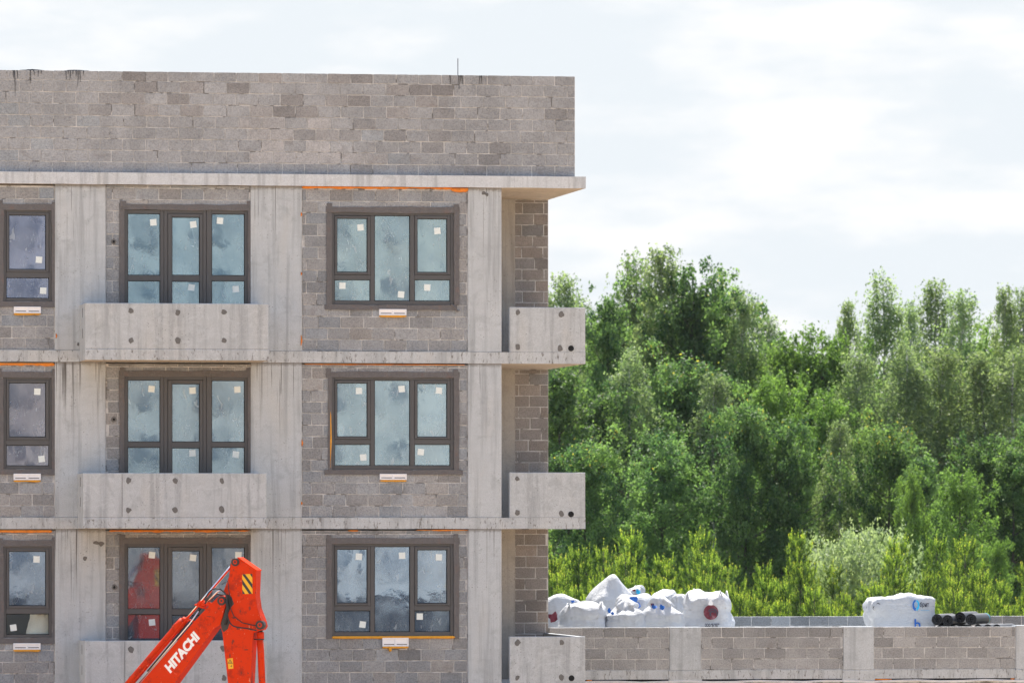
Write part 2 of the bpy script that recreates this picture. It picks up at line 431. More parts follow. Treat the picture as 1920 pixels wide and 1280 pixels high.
def rtint(x=0, z=0):
    g = random.gauss(1.0, .095); w_ = random.gauss(.005, .025)
    return (g*(1+w_), g, g*(1-w_))
def lay(parent, x0, x1, z0, z1, y, holes=(), ch=.2, bl=.4, jt=.016, phase=0.0, single=True, tint=rtint, from_top=False):
    z = z0; row = 0; cnt = 0
    while z < z1 - .03:
        zt = min(z + ch, z1); off = phase + (bl/2 if row % 2 else 0) + random.uniform(-.02, .02)
        x = x0 - (off % bl)
        while x < x1:
            wid = bl + random.uniform(-.012, .012)
            a, c = max(x, x0), min(x + wid, x1)
            if c - a > .035:
                rs = [(a + jt/2, c - jt/2, z + jt*.55, zt - jt*.45)]
                for h in holes: rs = [q for r_ in rs for q in minus(r_, h)]
                for q in rs:
                    if q[1]-q[0] > .03 and q[3]-q[2] > .03:
                        put_block(parent, *q, y, tint((q[0]+q[1])/2, (q[2]+q[3])/2), single); cnt += 1
            x += wid
        z = zt; row += 1
    return cnt
def backing(name, x0, x1, z0, z1, y, holes, parent, thick=.19, mat=None):
    rs = [(x0, x1, z0, z1)]
    for h in holes: rs = [q for r_ in rs for q in minus(r_, h)]
    m = MB()
    for q in rs: m.box(q[0], q[1], y, y + thick, q[2], q[3])
    return m.build(name, mat or M['joint'], parent)

# parapet: every block its own piece
PY = .10
px1 = X(1078, PY); pz0, pz1 = SL[0][1] - .012, Z(137.5, 600, PY)
def ptint(x, z):
    u = 960 + (x / (px1 - X(0))) * 1078 - 0      # rough position along the wall
    f = (x - X(0)) / (px1 - X(0)); t = (z - pz0) / (pz1 - pz0)
    g = random.gauss(1.08, .05); warm = .01
    if .22 < f < .78 and t > .55 and random.random() < .42: g *= random.uniform(.70, .93); warm = .055
    elif .42 < f < .66 and .12 < t < .6 and random.random() < .5: g *= random.uniform(1.05, 1.2); warm = .045
    elif random.random() < .06: g *= random.uniform(.78, .9); warm = .03
    elif random.random() < .05: warm = -.03
    if f > .68: g *= .93
    return (g*(1+warm), g, g*(1-warm*.7))
par = backing('parapet', XL, px1, pz0 - .02, pz1 - .012, PY + .010, (), bld)
MB().box(px1 - .2, px1, PY + .2, 12.0, pz0 - .02, pz1).build('parapet_return', M['mortar'], bld)
nsingle = lay(par, XL, px1, pz0, pz1, PY, phase=.31, tint=ptint)

# window openings (left, corner of survey measures) --------------------------------
LT = [403, 717, 1033]; MT = [400, 712, 1025]; RT = [404, 712.5, 1024]
def shift(r, dv): return (r[0], r[1], r[2] + dv, r[3] + dv)
bays = [(-170, 103), (198, 470), (566, 877.5)]
WY = .03
for li in range(4):
    z0, z1 = lev[li]
    for bi, (u0, u1) in enumerate(bays):
        x0, x1 = X(u0), X(u1); holes = []
        if li < 3:
            if bi == 0: holes = [rect(6, 98, 393 + LT[li]-403, 565 + LT[li]-403)]
            if bi == 1: holes = [rect(233, 466, 393 + MT[li]-400, 652 + MT[li]-400)]
            if bi == 2: holes = [rect(622, 852, 398 + RT[li]-404, 572 + RT[li]-404)]
        gap = .03 if not (bi == 1 and li == 0) else .006
        wl = backing('infill_wall', x0, x1, z0, z1 - gap, WY + .010, holes, bld)
        if li == 3: continue
        single = (bi == 2 and li == 0)
        h2 = [(h[0]-.02, h[1]+.02, h[2]-.02, h[3]+.02) for h in holes]
        dark = [1.0, .98, .95][li] * (1.0, .96, .95)[bi]
        def tt(x, z, d=dark): t = rtint(); return tuple(c*d for c in t)
        c = lay(wl, x0 + .008, x1 - .008, z0 + .004, z1 - gap, WY, h2, phase=.1*li + .07*bi, single=single, tint=tt)
        if single: nsingle += c
    # wall behind the loggia
    if li < 4:
        x0, x1 = X(965, YB), XW
        wl = backing('loggia_wall', x0, x1, z0, z1, YB + .006, (), bld)
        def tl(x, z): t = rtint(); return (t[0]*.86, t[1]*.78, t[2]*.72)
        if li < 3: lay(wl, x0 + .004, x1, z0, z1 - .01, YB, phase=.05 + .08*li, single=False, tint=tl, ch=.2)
        MB().box(X(905), X(939), .42, YB + .1, z0, z1).build('loggia_side_wall', M['loggia'], bld)
me = bpy.data.meshes.new('block_courses'); me.from_pydata(stuff_v, [], stuff_f); me.materials.append(M['block_stuff'])
at = me.attributes.new('tint', 'FLOAT_COLOR', 'FACE')
at.data.foreach_set('color', np.array([(*t, 1) for t in stuff_t], dtype=np.float32).ravel()); me.update()
o = bpy.data.objects.new('block_courses', me); link(o, bld); o['kind'] = 'stuff'
o['label'] = 'grey clay concrete blocks filling the wall bays'
# rooms behind the windows and the closed rear of the building
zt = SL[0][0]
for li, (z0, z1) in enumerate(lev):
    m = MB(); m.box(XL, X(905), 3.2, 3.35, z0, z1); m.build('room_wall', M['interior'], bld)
m = MB(); m.box(XL, XW, 11.8, 12.0, 0, zt); m.build('rear_wall', M['mortar'], bld)
m = MB(); m.box(XW - .19, XW, YB + .2, 11.8, 0, zt); m.build('side_wall', M['mortar'], bld)

# ---- windows
WC = [0]
def strip(m, x0, x1, z0, z1, y0, y1, jit=.006, n=None):
    """sheet strip with uneven edges and a slightly waving face"""
    hor = (x1 - x0) > (z1 - z0); L = (x1 - x0) if hor else (z1 - z0); n = n or max(3, int(L / .12)); vs, fs = [], []
    sd = random.random() * 50
    for k in range(n + 1):
        t = k / n; a = jit * mnoise.noise((t*L*3, sd, 0)) * 1.6; c = jit * mnoise.noise((t*L*3, sd, 7)) * 1.6; dy = .004 * mnoise.noise((t*L*5, sd, 3))
        if hor:
            x = x0 + (x1 - x0) * t; vs += [(x, y0+dy, z0+a), (x, y0+dy, z1+c), (x, y1, z1+c), (x, y1, z0+a)]
        else:
            z = z0 + (z1 - z0) * t; vs += [(x1+a, y0+dy, z), (x0+c, y0+dy, z), (x0+c, y1, z), (x1+a, y1, z)]
    for k in range(n):
        a = 4*k; c = a+4
        fs += [(a, c, c+1, a+1), (a+1, c+1, c+2, a+2), (a+2, c+2, c+3, a+3), (a+3, c+3, c, a)]
    fs += [(0, 1, 2, 3), (4*n+3, 4*n+2, 4*n+1, 4*n)]
    m.add(vs, fs)
def make_window(name, bars, sashes, panes, tapes, stickers, clear=(), gk='L0'):
    """bars, panes ... in survey coordinates; sash = (outer, pane rect)"""
    fm = MB()
    for r_ in bars:
        x0, x1, z0, z1 = rect(*r_); fm.bbox(x0, x1, .048, .13, z0, z1, .004)
    win = fm.build(name, M['frame'], bld)
    for outer, inner in sashes:
        x0, x1, z0, z1 = rect(*outer); a0, a1, c0, c1 = rect(*inner); sm = MB(); g_ = .004
        x0 += g_; x1 -= g_; z0 += g_; z1 -= g_
        sm.bbox(x0, a0, .036, .10, z0, z1, .005); sm.bbox(a1, x1, .036, .10, z0, z1, .005)
        sm.bbox(a0, a1, .0365, .10, z0, c0, .005); sm.bbox(a0, a1, .0365, .10, c1, z1, .005)
        sm.build('sash', M['frame'], win)
    for k, r_ in enumerate(panes):
        x0, x1, z0, z1 = rect(*r_); WC[0] += 1
        pm = MB().box(x0 - .006, x1 + .006, .082, .088, z0 - .006, z1 + .006)
        o = pm.build('pane', M['clear_glass'] if k in clear else PANES[gk][(WC[0] + k//2) % 2], win)
        if k in clear: o['label'] = 'clear pane showing a pale wrapped bundle behind it'
        # black gasket round the pane
        gm = MB(); q = .010
        gm.box(x0-.001, x0+q, .070, .081, z0, z1); gm.box(x1-q, x1+.001, .070, .081, z0, z1)
        gm.box(x0+q, x1-q, .070, .081, z0-.001, z0+q); gm.box(x0+q, x1-q, .070, .081, z1-q, z1+.001)
        gm.build('gasket', M['black'], win)
    for u, v in stickers:
        x, z = X(u, .08), Z(v, u, .08); a = random.uniform(-.14, .14); s = .055
        pts = [(x + s*(cx*math.cos(a) - cz*math.sin(a)), z + s*(cx*math.sin(a) + cz*math.cos(a))) for cx, cz in ((-1,-1),(1,-1),(1,1),(-1,1))]
        sm = MB(); sm.add([(p_[0], .0775, p_[1]) for p_ in pts] + [(p_[0], .0815, p_[1]) for p_ in pts],
                          [(0,1,2,3),(7,6,5,4),(0,4,5,1),(1,5,6,2),(2,6,7,3),(3,7,4,0)])
        sm.build('sticker', M['sticker'], win)
    for k, r_ in enumerate(tapes):
        x0, x1, z0, z1 = rect(*r_); tm = MB(); strip(tm, x0, x1, z0, z1, .012 - .003*(k % 2), .047, .010)
        if k == 0:      # loose corner flaps
            for xx in (x0 + .01, x1 - .11): strip(tm, xx, xx + random.uniform(.07, .11), z1 - .06, z1 + random.uniform(.03, .07), .007, .011, .012)
        tm.build('sealing_tape', M['tape'], win)
    return win
stL = [[(73, 487), (81, 545)], [(70, 734), (78, 860)], [(68.5, 1048), (25, 1176)]]
stM = [[(287.5, 417), (362.5, 421), (412.5, 414), (359, 539), (442, 542)],
       [(284, 729), (361, 732), (445, 730), (361, 849), (442, 851.6)],
       [(285, 1040), (362, 1045), (447, 1040), (285, 1166)]]
stR = [[(676, 426.5), (820, 433), (642, 535.6), (752, 552), (801, 539)],
       [(673, 732.5), (753, 729), (823, 732), (681, 857), (789, 847)],
       [(673, 1043), (754, 1041), (823, 1044), (680, 1170), (787, 1155)]]
for li in range(3):
    d = LT[li] - 403; s = lambda *r_: shift(r_, d)
    make_window('window', [s(6,12,393,565), s(92.5,98,393,565), s(12,92.5,393,398.5), s(12,92.5,510,520), s(12,92.5,559,565)],
        [(s(12,92.5,398,510.5), s(17,86.5,403,505))], [s(17,86.5,403,505), s(12,92.5,520,559)],
        [s(-6,110,382.5,394), s(-6,6.5,394,566), s(97.5,108,384,566), s(-6,111,565,576)], stL[li], clear=(1,) if li == 2 else (), gk='L%d' % li)
    d = MT[li] - 400; s = lambda *r_: shift(r_, d)
    make_window('balcony_window', [s(233,240,393,652), s(301,307.6,393,652), s(240,301,393,400), s(240,301,516,526), s(240,301,644,652),
        s(308,315,393,652), s(381,387.2,393,652), s(315,381,393,400), s(315,381,644,652),
        s(387.8,397.5,393,652), s(459.5,466,393,652), s(397.5,459.5,393,401), s(397.5,459.5,516.5,526), s(397.5,459.5,644,652)],
        [(s(315,381,400,644), s(323,375,407,636))], [s(240,301,400,516), s(240,301,526,644), s(323,375,407,516), s(323,375,527,636), s(397.5,459.5,401,516.5), s(397.5,459.5,526,644)],
        [s(224,475,383,394), s(224,233.5,394,652), s(465.5,474,385,652)], stM[li], gk='M%d' % li)
    xa, xb, za, zb = rect(323, 375, 516+d, 527+d); MB().bbox(xa, xb, .040, .10, za, zb, .004).build('door_transom', M['frame'], bld)
    d = RT[li] - 404; s = lambda *r_: shift(r_, d)
    tp = [s(612,862,388,399), s(612.5,622.5,399,572 if li < 2 else 577), s(851.5,861.5,392,572 if li < 2 else 577)]
    if li < 2: tp.append(s(609, 857 if li == 0 else 868, 571.5, 581))
    if li == 1: tp[1] = s(616, 622.5, 399, 575)
    make_window('window', [s(622,628,398,572), s(845,852,398,572), s(628,845,398,404), s(628,845,564,572), s(695,703,404,564), s(769.5,778,404,564),
        s(628,695,515,524), s(778,845,515,524)],
        [(s(628,695,404,515), s(632.5,689.5,409,510)), (s(778,845,404,515), s(783,839,410,510.5))],
        [s(632.5,689.5,409,510), s(628,695,524,564), s(703,769.5,404,564), s(783,839,410,510.5), s(778,845,524,564)], tp, stR[li], gk='R%d' % li)
# loose tail of tape under the upper right window
tm = MB(); a = [P3(u, v, .0) for u, v in ((846, 571), (852, 575), (858, 583), (862, 581))]
tm.tube([(q[0], .012, q[2]) for q in a], [.02, .022, .018, .006], 6); tm.build('tape_tail', M['tape'], bld)

# ---- expanding foam, vents
def foam(u0, u1, v, r0, y=.005, mat='foam', n=None, amp=.6, name='foam_seal'):
    x0, x1 = X(u0, y), X(u1, y); z = Z(v, (u0+u1)/2, y); n = n or max(6, int((x1-x0)/.035)); sd = random.random()*90
    pts, rd = [], []
    for k in range(n + 1):
        t = k/n; x = x0 + (x1-x0)*t; q = mnoise.noise((x*4, sd, 0)); q2 = mnoise.noise((x*11, sd, 5))
        rr = max(.003, r0*(1 + amp*(q + q2*.6))); pts.append((x, y + .02*q2, z - rr*.35)); rd.append(rr)
    rd[0] *= .4; rd[-1] *= .4
    return MB().tube(pts, rd, 7).build(name, M[mat], bld, smooth=True)
foam(566, 878, 351.5, .018, amp=.9); foam(845, 878, 354.5, .032)
foam(570, 872, 683, .007); foam(652, 672, 994, .013); foam(780, 878, 993, .010, amp=.9)
foam(-60, 102, 681.5, .028, amp=.8); foam(-60, 98, 994.5, .024, amp=.5)
foam(205, 470, 994, .016, amp=1.2, y=-.02)
foam(622, 853, 1193, .024, y=.012, mat='foam_old', amp=.25); 
xq = X(619.5); zz = [Z(v, 619) for v in (742, 780, 820, 876)]
MB().tube([(xq + .0, .03, zz[3]), (xq + .012, .02, zz[2]), (xq + .006, .02, zz[1]), (xq, .03, zz[0])], [.022, .018, .016, .004], 6).build('foam_seal', M['foam_old'], bld, smooth=True)
for u, v0, v1 in ((564.5, 398, 406), (564.5, 628, 648), (105, 625, 634), (564.5, 510, 516), (565, 940, 946), (566, 824, 836)):
    q0, q1 = P3(u, v0, -.004), P3(u, v1, -.004)
    MB().tube([q0, (q0[0]+.01, -.006, (q0[2]+q1[2])/2), q1], [.006, .016, .006], 6).build('foam_seal', M['foam'], bld, smooth=True)
def vent(u0, u1, v0, v1, fm=True):
    x0, x1, z0, z1 = rect(u0, u1, v0, v1, 0); m = MB(); xm = (x0+x1)/2; e = .016; y0 = -.015
    for r_ in ((x0, x1, z1-e*1.4, z1), (x0, x1, z0, z0+e), (x0, x0+e, z0+e, z1-e*1.4), (x1-e, x1, z0+e, z1-e*1.4), (xm-e*.7, xm+e*.7, z0+e, z1-e*1.4)):
        m.bbox(r_[0], r_[1], y0, .06, r_[2], r_[3], .003)
    v = m.build('vent', M['white'], bld)
    for a, c in ((x0+e, xm-e*.7), (xm+e*.7, x1-e)):
        MB().box(a, c, y0+.012, .05, z0+e, z1-e*1.4).build('flap', M['white'], v)
        MB().bbox(a+.012, c-.012, y0+.006, y0+.0115, z0+e+.012, z0+e+.026, .002).build('slot', M['patch'], v)
    if fm:
        foam(u0, u1, v1 + 1.2, .016, y=.0, mat='foam_old', amp=.5)
    return v
for r_ in ((26,76.5,575,587), (711,762,579.5,591), (25.5,76.5,887.5,899.5), (712,762.5,888,899), (25,76,1205,1217), (717,766,1195,1211)):
    vent(*r_)
q = P3(731, 1217, -.005); MB().tube([(q[0], -.01, q[2]+.05), (q[0]+.003, -.015, q[2]-.01), (q[0], -.01, q[2]-.035)], [.025, .032, .01], 7).build('foam_seal', M['foam_old'], bld, smooth=True)

# ---- balconies
def blob(u, v, y, r0, parent, name='mortar_plug', mat='patch', sx=1.0):
    x, z = X(u, y), Z(v, u, y); n = 11; sd = random.random()*30; pts = []
    for k in range(n):
        a = 2*math.pi*k/n; rr = r0*(1 + .5*mnoise.noise((math.cos(a)*1.2+sd, math.sin(a)*1.2, sd)))
        pts.append((x + rr*sx*math.cos(a), z + rr*1.15*math.sin(a)))
    m = MB(); m.add([(p_[0], y-.004, p_[1]) for p_ in pts] + [(p_[0]*1, y+.02, p_[1]) for p_ in pts],
          [tuple(range(n))] + [((k+1) % n, k, n+k, n+(k+1) % n) for k in range(n)])
    return m.build(name, M[mat], parent)
BY = -1.03
plugs = [[(246,583),(333,586),(420,585),(246,638),(334,638),(420,638)],
         [(241,901),(329,901),(416,901),(241,956),(328,955),(416,955)],
         [(246,1217),(333,1217),(418,1215),(246,1272),(420,1270)]]
for li, (u0, u1, vt) in enumerate(((159.5,504,568.5), (155.5,500,886.5), (158.5,501,1200))):
    z0, z1 = SL[li+1]; x0, x1 = X(u0, BY), X(u1, BY)
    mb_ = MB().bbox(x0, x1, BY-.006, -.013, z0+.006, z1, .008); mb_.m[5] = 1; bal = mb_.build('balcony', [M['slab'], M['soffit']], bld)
    zt_ = Z(vt, 330, BY)
    MB().bbox(x0+.004, x1-.004, BY, BY+.1, z1, zt_, .010).build('front_panel', M['panel'], bal)
    MB().box(x0+.003, x0+.1, BY+.1, -.002, z1, zt_-.006).build('side_panel', M['panel'], bal)
    MB().box(x1-.1, x1-.003, BY+.1, -.002, z1, zt_-.006).build('side_panel', M['panel'], bal)
    for k, (u, v) in enumerate(plugs[li]): blob(u, v, BY, .040 + .012*random.random(), bal)
    if li:    # pour joint in the panel
        xs = X(229 if li == 1 else 234, BY); MB().box(xs-.004, xs+.004, BY-.003, BY+.01, z1+.01, zt_-.012).build('joint', M['patch'], bal)
    for dz in (.25, .7):
        zz_ = z1 + (zt_-z1)*dz; MB().box(x0+.001, x0+.01, BY+.48, BY+.53, zz_, zz_+.16).build('anchor_slot', M['black'], bal)
lp = [([(971,585.6),(1053,589),(971,650.6),(1050,653)], (1070.5,653)), ([(970,896.5),(970,960),(1052.5,963)], (1070.5,963.5)), ([(970.5,1204),(1053,1204),(970,1270),(1053,1269)], (1071.5,1270.5))]
for li, vt in enumerate((576, 885.3, 1192.6)):
    z0, z1 = SL[li+1]; x0, x1 = X(955.5), X(1097.3); zt_ = Z(vt, 1026)
    bal = MB().bbox(x0, x1, -.006, .1, z1-.003, zt_, .009).build('loggia_panel', M['panel'], bld)
    MB().box(x1-.1, x1-.003, .1, YB+.1, z1-.003, zt_-.004).build('side_panel', M['panel'], bal)
    for u, v in lp[li][0]: blob(u, v, -.006, .036 + .014*random.random(), bal)
    u, v = lp[li][1]; xq, zq = X(u), Z(v, u)
    n = 20; ring = [(xq + .052*math.cos(2*math.pi*k/n), zq + .052*math.sin(2*math.pi*k/n)) for k in range(n)]
    MB().add([(a, -.010, c) for a, c in ring] + [(a, .0, c) for a, c in ring], [tuple(range(n))] + [((k+1) % n, k, n+k, n+(k+1) % n) for k in range(n)]).build('drain_hole', M['black'], bal)  # solid disc, black painted for the dark inside an open hole
# duct holes by the balcony windows
for u, v in ((213.5, 453), (213.5, 786), (214.5, 1100)):
    blob(u, v, WY-.006, .045, bld, 'duct_sleeve', 'patch'); blob(u, v, WY-.012, .022, bld, 'duct_hole', 'black')
for u, v, r0, sx in ((159.5, 1046.5, .035, .9), (180, 1017, .03, 1.6), (190, 1019, .035, 1.7), (907, 362, .03, 1.3), (913, 365, .025, 1.2), (146.5, 645, .03, .6)):
    blob(u, v, -.003, r0, bld, 'mortar_plug' if r0 < .06 else 'mortar_stain', 'patch', sx)
# tar run over the parapet edge
for u0, u1, n in ((22, 34, 3), (52, 82, 4), (122, 158, 8), (843, 846, 1), (859, 866, 3), (899, 905, 3)):
    m = MB()
    for k in range(n):
        u = u0 + (u1-u0)*(k+.5)/n + random.uniform(-1.5, 1.5); L_ = random.uniform(5, 30)*random.uniform(.4, 1) * (1.7 if n == 3 and u0 in (22, 859) and k == 1 else 1)
        v0 = 131.5 + .0115*u + 1
        q0, q1 = P3(u, v0-1, PY-.004), P3(u + random.uniform(-1, 2), v0 + L_, PY-.004)
        qm = tuple((a+c)/2 + (random.uniform(-.006, .006) if i_ == 0 else 0) for i_, (a, c) in enumerate(zip(q0, q1)))
        m.tube([q0, qm, q1], [.008, .005, .0025], 5)
    m.build('tar_run', M['tar'], par)
for u0, u1 in ((38, 84), (120, 168)):
    q0, q1 = P3(u0, 132, PY), P3(u1, 133, PY); n = 12; m = MB(); pts = []
    for k in range(n+1):
        t = k/n; pts.append((q0[0]+(q1[0]-q0[0])*t, PY+.08, pz1 - .012 + .014*math.sin(math.pi*t)+.012*mnoise.noise((t*7, u0, 0))))
    m.tube(pts, .016, 6); m.build('roofing_felt_edge', M['tar'], par)
q = P3(858.5, 143, PY+.1); q1 = P3(858.5, 110, PY+.1)
MB().tube([q, (q[0], q[1], q1[2])], .008, 6).build('rod', M['steel'], bld)

# ------------------------------------------------------------------ low annex with its roof parapet
AY = 3.8
anx = thing('low_annex', (X(1480, 8), 9.0, 0.0), 'low grey block annex with concrete piers beside the apartment building', 'building')
ax0, ax1 = XW + .004, X(2060, AY)
za0, za1, zaT = Z(1273, 1180, AY), Z(1256, 1180, AY), Z(1175.3, 1180, AY)
roof = MB().box(ax0, ax1, AY-.012, 17.4, za0, za1).build('roof_slab', M['slab'], anx)
piers = [(1255.5, 1314), (1581, 1638), (1904.5, 1962)]
wl = backing('parapet', ax0, ax1, za1, zaT-.006, AY+.008, (), anx, .2)
edges = [1029] + [e for p_ in piers for e in p_] + [2058]
def atint(x, z):
    g = random.gauss(1.06, .07)
    if z > zaT - .21 and random.random() < .5: g *= random.uniform(.68, .85)
    elif random.random() < .15: g *= .85
    return (g*1.03, g, g*.96)
for k in range(0, len(edges), 2):
    lay(wl, X(edges[k], AY)+.01, X(edges[k+1], AY)-.01, za1+.004, zaT, AY, ch=(zaT-za1)/4, phase=.11*k, tint=atint)
for u0, u1 in piers:
    MB().bbox(X(u0, AY), X(u1, AY), AY-.022, AY+.3, za1-.001, zaT+.02 if u0 > 1900 else zaT+.002, .008).build('pier', M['column_plain'], anx)
    MB().bbox(X(u0-2, AY), X(u1+2, AY), AY-.026, AY+.1, za0-.03, za1-.004, .008).build('pier_foot', M['slab'], anx)
    MB().bbox(X(u0, AY), X(u1, AY), AY-.020, AY+.3, 0, za0-.031, .008).build('pier', M['column_plain'], anx)
backing('lower_wall', ax0, ax1, 0, za0-.05, AY+.05, (), anx, .2)
MB().box(ax0, ax1, AY+.02, AY+.06, za0-.049, za0-.001).build('wall_gap', M['black'], anx)
for u0, u1 in ((1099, 1110), (1640, 1672), (1895, 1903)):
    x0, x1 = X(u0, AY), X(u1, AY); MB().tube([(x0, AY+.005, za0-.016), ((x0+x1)/2, AY, za0-.018), (x1, AY+.005, za0-.014)], [.012, .017, .008], 6).build('foam_seal', M['foam'], anx, smooth=True)
for dz in (.035, .055):
    pts = [(ax0 + (ax1-ax0)*k/24, AY-.03, za0 - dz - .012*math.sin(k*1.9)) for k in range(25)]
    MB().tube(pts, .008, 5).build('cable', M['white'], anx, smooth=True)
RYr = 17.0; rx0, rx1 = XW + .004, X(2060, RYr)
wl = backing('rear_parapet', rx0, rx1, za1, zaT-.006, RYr+.008, (), anx, .2)
def btint(x, z): g = random.gauss(.80, .10); return (g*.97, g, g*1.02)
lay(wl, X(1024, RYr), X(2040, RYr), zaT-.2, zaT, RYr, phase=.15, tint=btint)
MB().box(rx0, rx1, RYr+.21, RYr+.3, 0, za0-.01).build('rear_wall', M['mortar'], anx)
MB().box(ax1-.2, ax1-.001, AY+.22, RYr, 0, za0-.004).build('side_wall', M['mortar'], anx)

# ------------------------------------------------------------------ big bags on the annex roof
b = NB('woven_bag'); p = b.pos()
c = b.mix(b.noise(p, 3, 4), (.50, .52, .55), (.60, .61, .63))
c = b.mix(b.ramp(b.noise(p, 2.2, 5, .6), .56, .75, 0, .3), c, (.40, .39, .385))
wr = b.math('ADD', b.noise(b.mapv(p, (1.3, 1.3, 2.4)), 6, 5, .6, 1.6), b.math('MULTIPLY', b.noise(p, 60, 2), .12))
bs = b.n('BsdfTranslucent'); bs.inputs[0].default_value = (.75, .76, .78, 1)
M['bag'] = b.done(b.mixsh(.10, b.pr(c, .55, b.bump(wr, .7, .045), spec=.3), bs.outputs[0]))
M['print_red'] = mat_plain('maroon_print', (.13, .016, .03), .6, .25, 14, .1, .3, grime=.4, gcol=(.5, .3, .32))
M['print_dark'] = mat_plain('dark_print', (.05, .05, .07), .6, .15, 14, 0, .3)
M['print_blue'] = mat_plain('blue_print', (.02, .12, .44), .6, .2, 14, .1, .3)
M['print_cyan'] = mat_plain('cyan_print', (.03, .42, .72), .6, .2, 14, .1, .3)
M['print_white'] = mat_plain('white_print', (.82, .82, .82), .6, .08, 14, .1, .3)
def bag_surface(cx, cy, z0, wd, dp, h, sd, top='flat', lean=(0, 0), nu=84, nv=46):
    """returns verts, faces and a point function for a filled fabric bulk bag"""
    def pt(i, t):
        a = 2*math.pi*i; ca, sa = math.cos(a), math.sin(a); n = 3.6
        e = (abs(ca)**n + abs(sa)**n) ** (-1/n)
        if t < .72:
            q = t/.72; pr_ = .90 + .13*math.sin(math.pi*min(1, q*1.05)) ; zz = q*.80; k = 0
        else:
            q = (t-.72)/.28
            if top == 'tied':
                if q < .6: s_ = q/.6; pr_ = .93 - .43*s_**1.4; zz = .80 + .14*s_
                else: s_ = (q-.6)/.4; pr_ = .50 + .06*s_ - .40*s_**3; zz = .94 + .14*s_
            elif top == 'peak':
                pr_ = .93*(1-q)**.62; zz = .80 + .34*q
            else:
                pr_ = .93*(1 - q**2.6)**.5; zz = .80 + .20*math.sin(q*math.pi/2)
            k = q
        ee = e + (1-e)*k
        ru = .045 if top == 'tied' and t > .9 else .0
        x, y = ca*ee*pr_*wd/2, sa*ee*pr_*dp/2
        rz = .5*math.sin(sd*5.3) if wd < .95 else .18*math.sin(sd*3)
        x, y = x*math.cos(rz) - y*math.sin(rz), x*math.sin(rz) + y*math.cos(rz)
        if ru: f = 1 + .16*math.sin(a*9+sd) + .14*math.sin(a*5); x *= f; y *= f
        nz_ = mnoise.noise((x*2.2+sd*7, y*2.2, zz*2.4))*.085 + mnoise.noise((x*4+sd*3, y*4, zz*4))*.03 + mnoise.noise((x*3+sd, y*3+zz*2, zz*22))*.010
        nz_ += .012*(abs(math.sin(a*9 + sd*4 + zz*3 + 2*mnoise.noise((x*2, y*2, zz*2+sd))))-.5)*max(0, min(1, (t-.35)/.3)) + .011*math.sin(zz*34 + sd + 5*mnoise.noise((x*3, y*3, sd)))*max(0, 1-abs(t-.4)/.4) + .035*(abs(mnoise.noise((x*3.4+sd, y*3.4, zz*4)))-.2)
        d = Vector((x, y, 0)); d = d.normalized() if d.length > 1e-6 else Vector((0, 0, 0))
        amp = min(1, pr_*1.2)
        zw = zz*h + mnoise.noise((x*3+sd*5, y*3, 1.7))*.14*max(0, (t-.55)/.45) + mnoise.noise((x*6+sd*5, y*6, 4.7))*.035*max(0, (t-.55)/.45)
        ear = (abs(math.sin(2*a))**6)*math.exp(-((t-.80)/.10)**2)*(.025 + .02*math.sin(sd*9+a*2)); zw += ear
        return (cx + x + d.x*nz_*amp + lean[0]*zz, cy + y + d.y*nz_*amp + lean[1]*zz, z0 + zw)
    vs = [pt(i/nu, j/nv) for j in range(nv+1) for i in range(nu)]
    fs = [(j*nu+i, j*nu+(i+1) % nu, (j+1)*nu+(i+1) % nu, (j+1)*nu+i) for j in range(nv) for i in range(nu)]
    fs.append(tuple(nv*nu+i for i in range(nu)))
    fs.append(tuple(range(nu))[::-1])
    return vs, fs, pt
def make_bag(u0, u1, vtop, y, label, sd, top='flat', lean=(0,0), z0=None, dpf=1.0, hz=None):
    z0 = za1 + .004 if z0 is None else z0
    wd = X(u1, y) - X(u0, y); cx = (X(u0, y) + X(u1, y))/2
    kz = {'flat': 1.02, 'tied': 1.09, 'peak': 1.14}[top]
    h = (Z(vtop, (u0+u1)/2, y) - z0)/kz
    t = thing('bulk_bag', (cx, y, z0), label, 'bag', 'white bulk bags on the annex roof')
    vs, fs, pt = bag_surface(cx, y, z0, wd*.97, wd*.95*dpf, h, sd, top, lean)
    mb = MB().add(vs, fs); mb.build('fabric', M['bag'], t, smooth=True)
    return t, pt, h, z0, cx
def loops(t, pt, sd, n=4):
    """lifting straps lying over the shoulders"""
    for k in range(n):
        i = (k + .5)/n; a, c, e = Vector(pt(i - .035, .70)), Vector(pt(i, .86)), Vector(pt(i + .035, .70))
        up = Vector((0, 0, .05)); MB().tube([a, (a+c)/2 + up*.8, c + up*1.6, (e+c)/2 + up*.8, e], .022, 5).build('strap', M['bag'], t, smooth=True)
def decal(t, cx, cz, yfun, shape, mat, name):
    """flat print laid on the front of a bag: shape = outline points (dx, dz)"""
    n = len(shape); f = []
    v = [(cx+dx, yfun(cx+dx, cz+dz)-.006, cz+dz) for dx, dz in shape]
    return MB().add(v + [(a, q+.003, c) for a, q, c in v], [tuple(range(n))] + [((k+1) % n, k, n+k, n+(k+1) % n) for k in range(n)]).build(name, M[mat], t)
def front_y(pt, x, z):
    """front (-y) surface of a bag at x, z by sampling"""
    best = None
    for i in range(61):
        for j in range(23):
            q = pt(.5 + .5*i/60, .05 + .7*j/22)
            d = (q[0]-x)**2 + (q[2]-z)**2
            if best is None or d < best[0]: best = (d, q[1])
    return best[1]
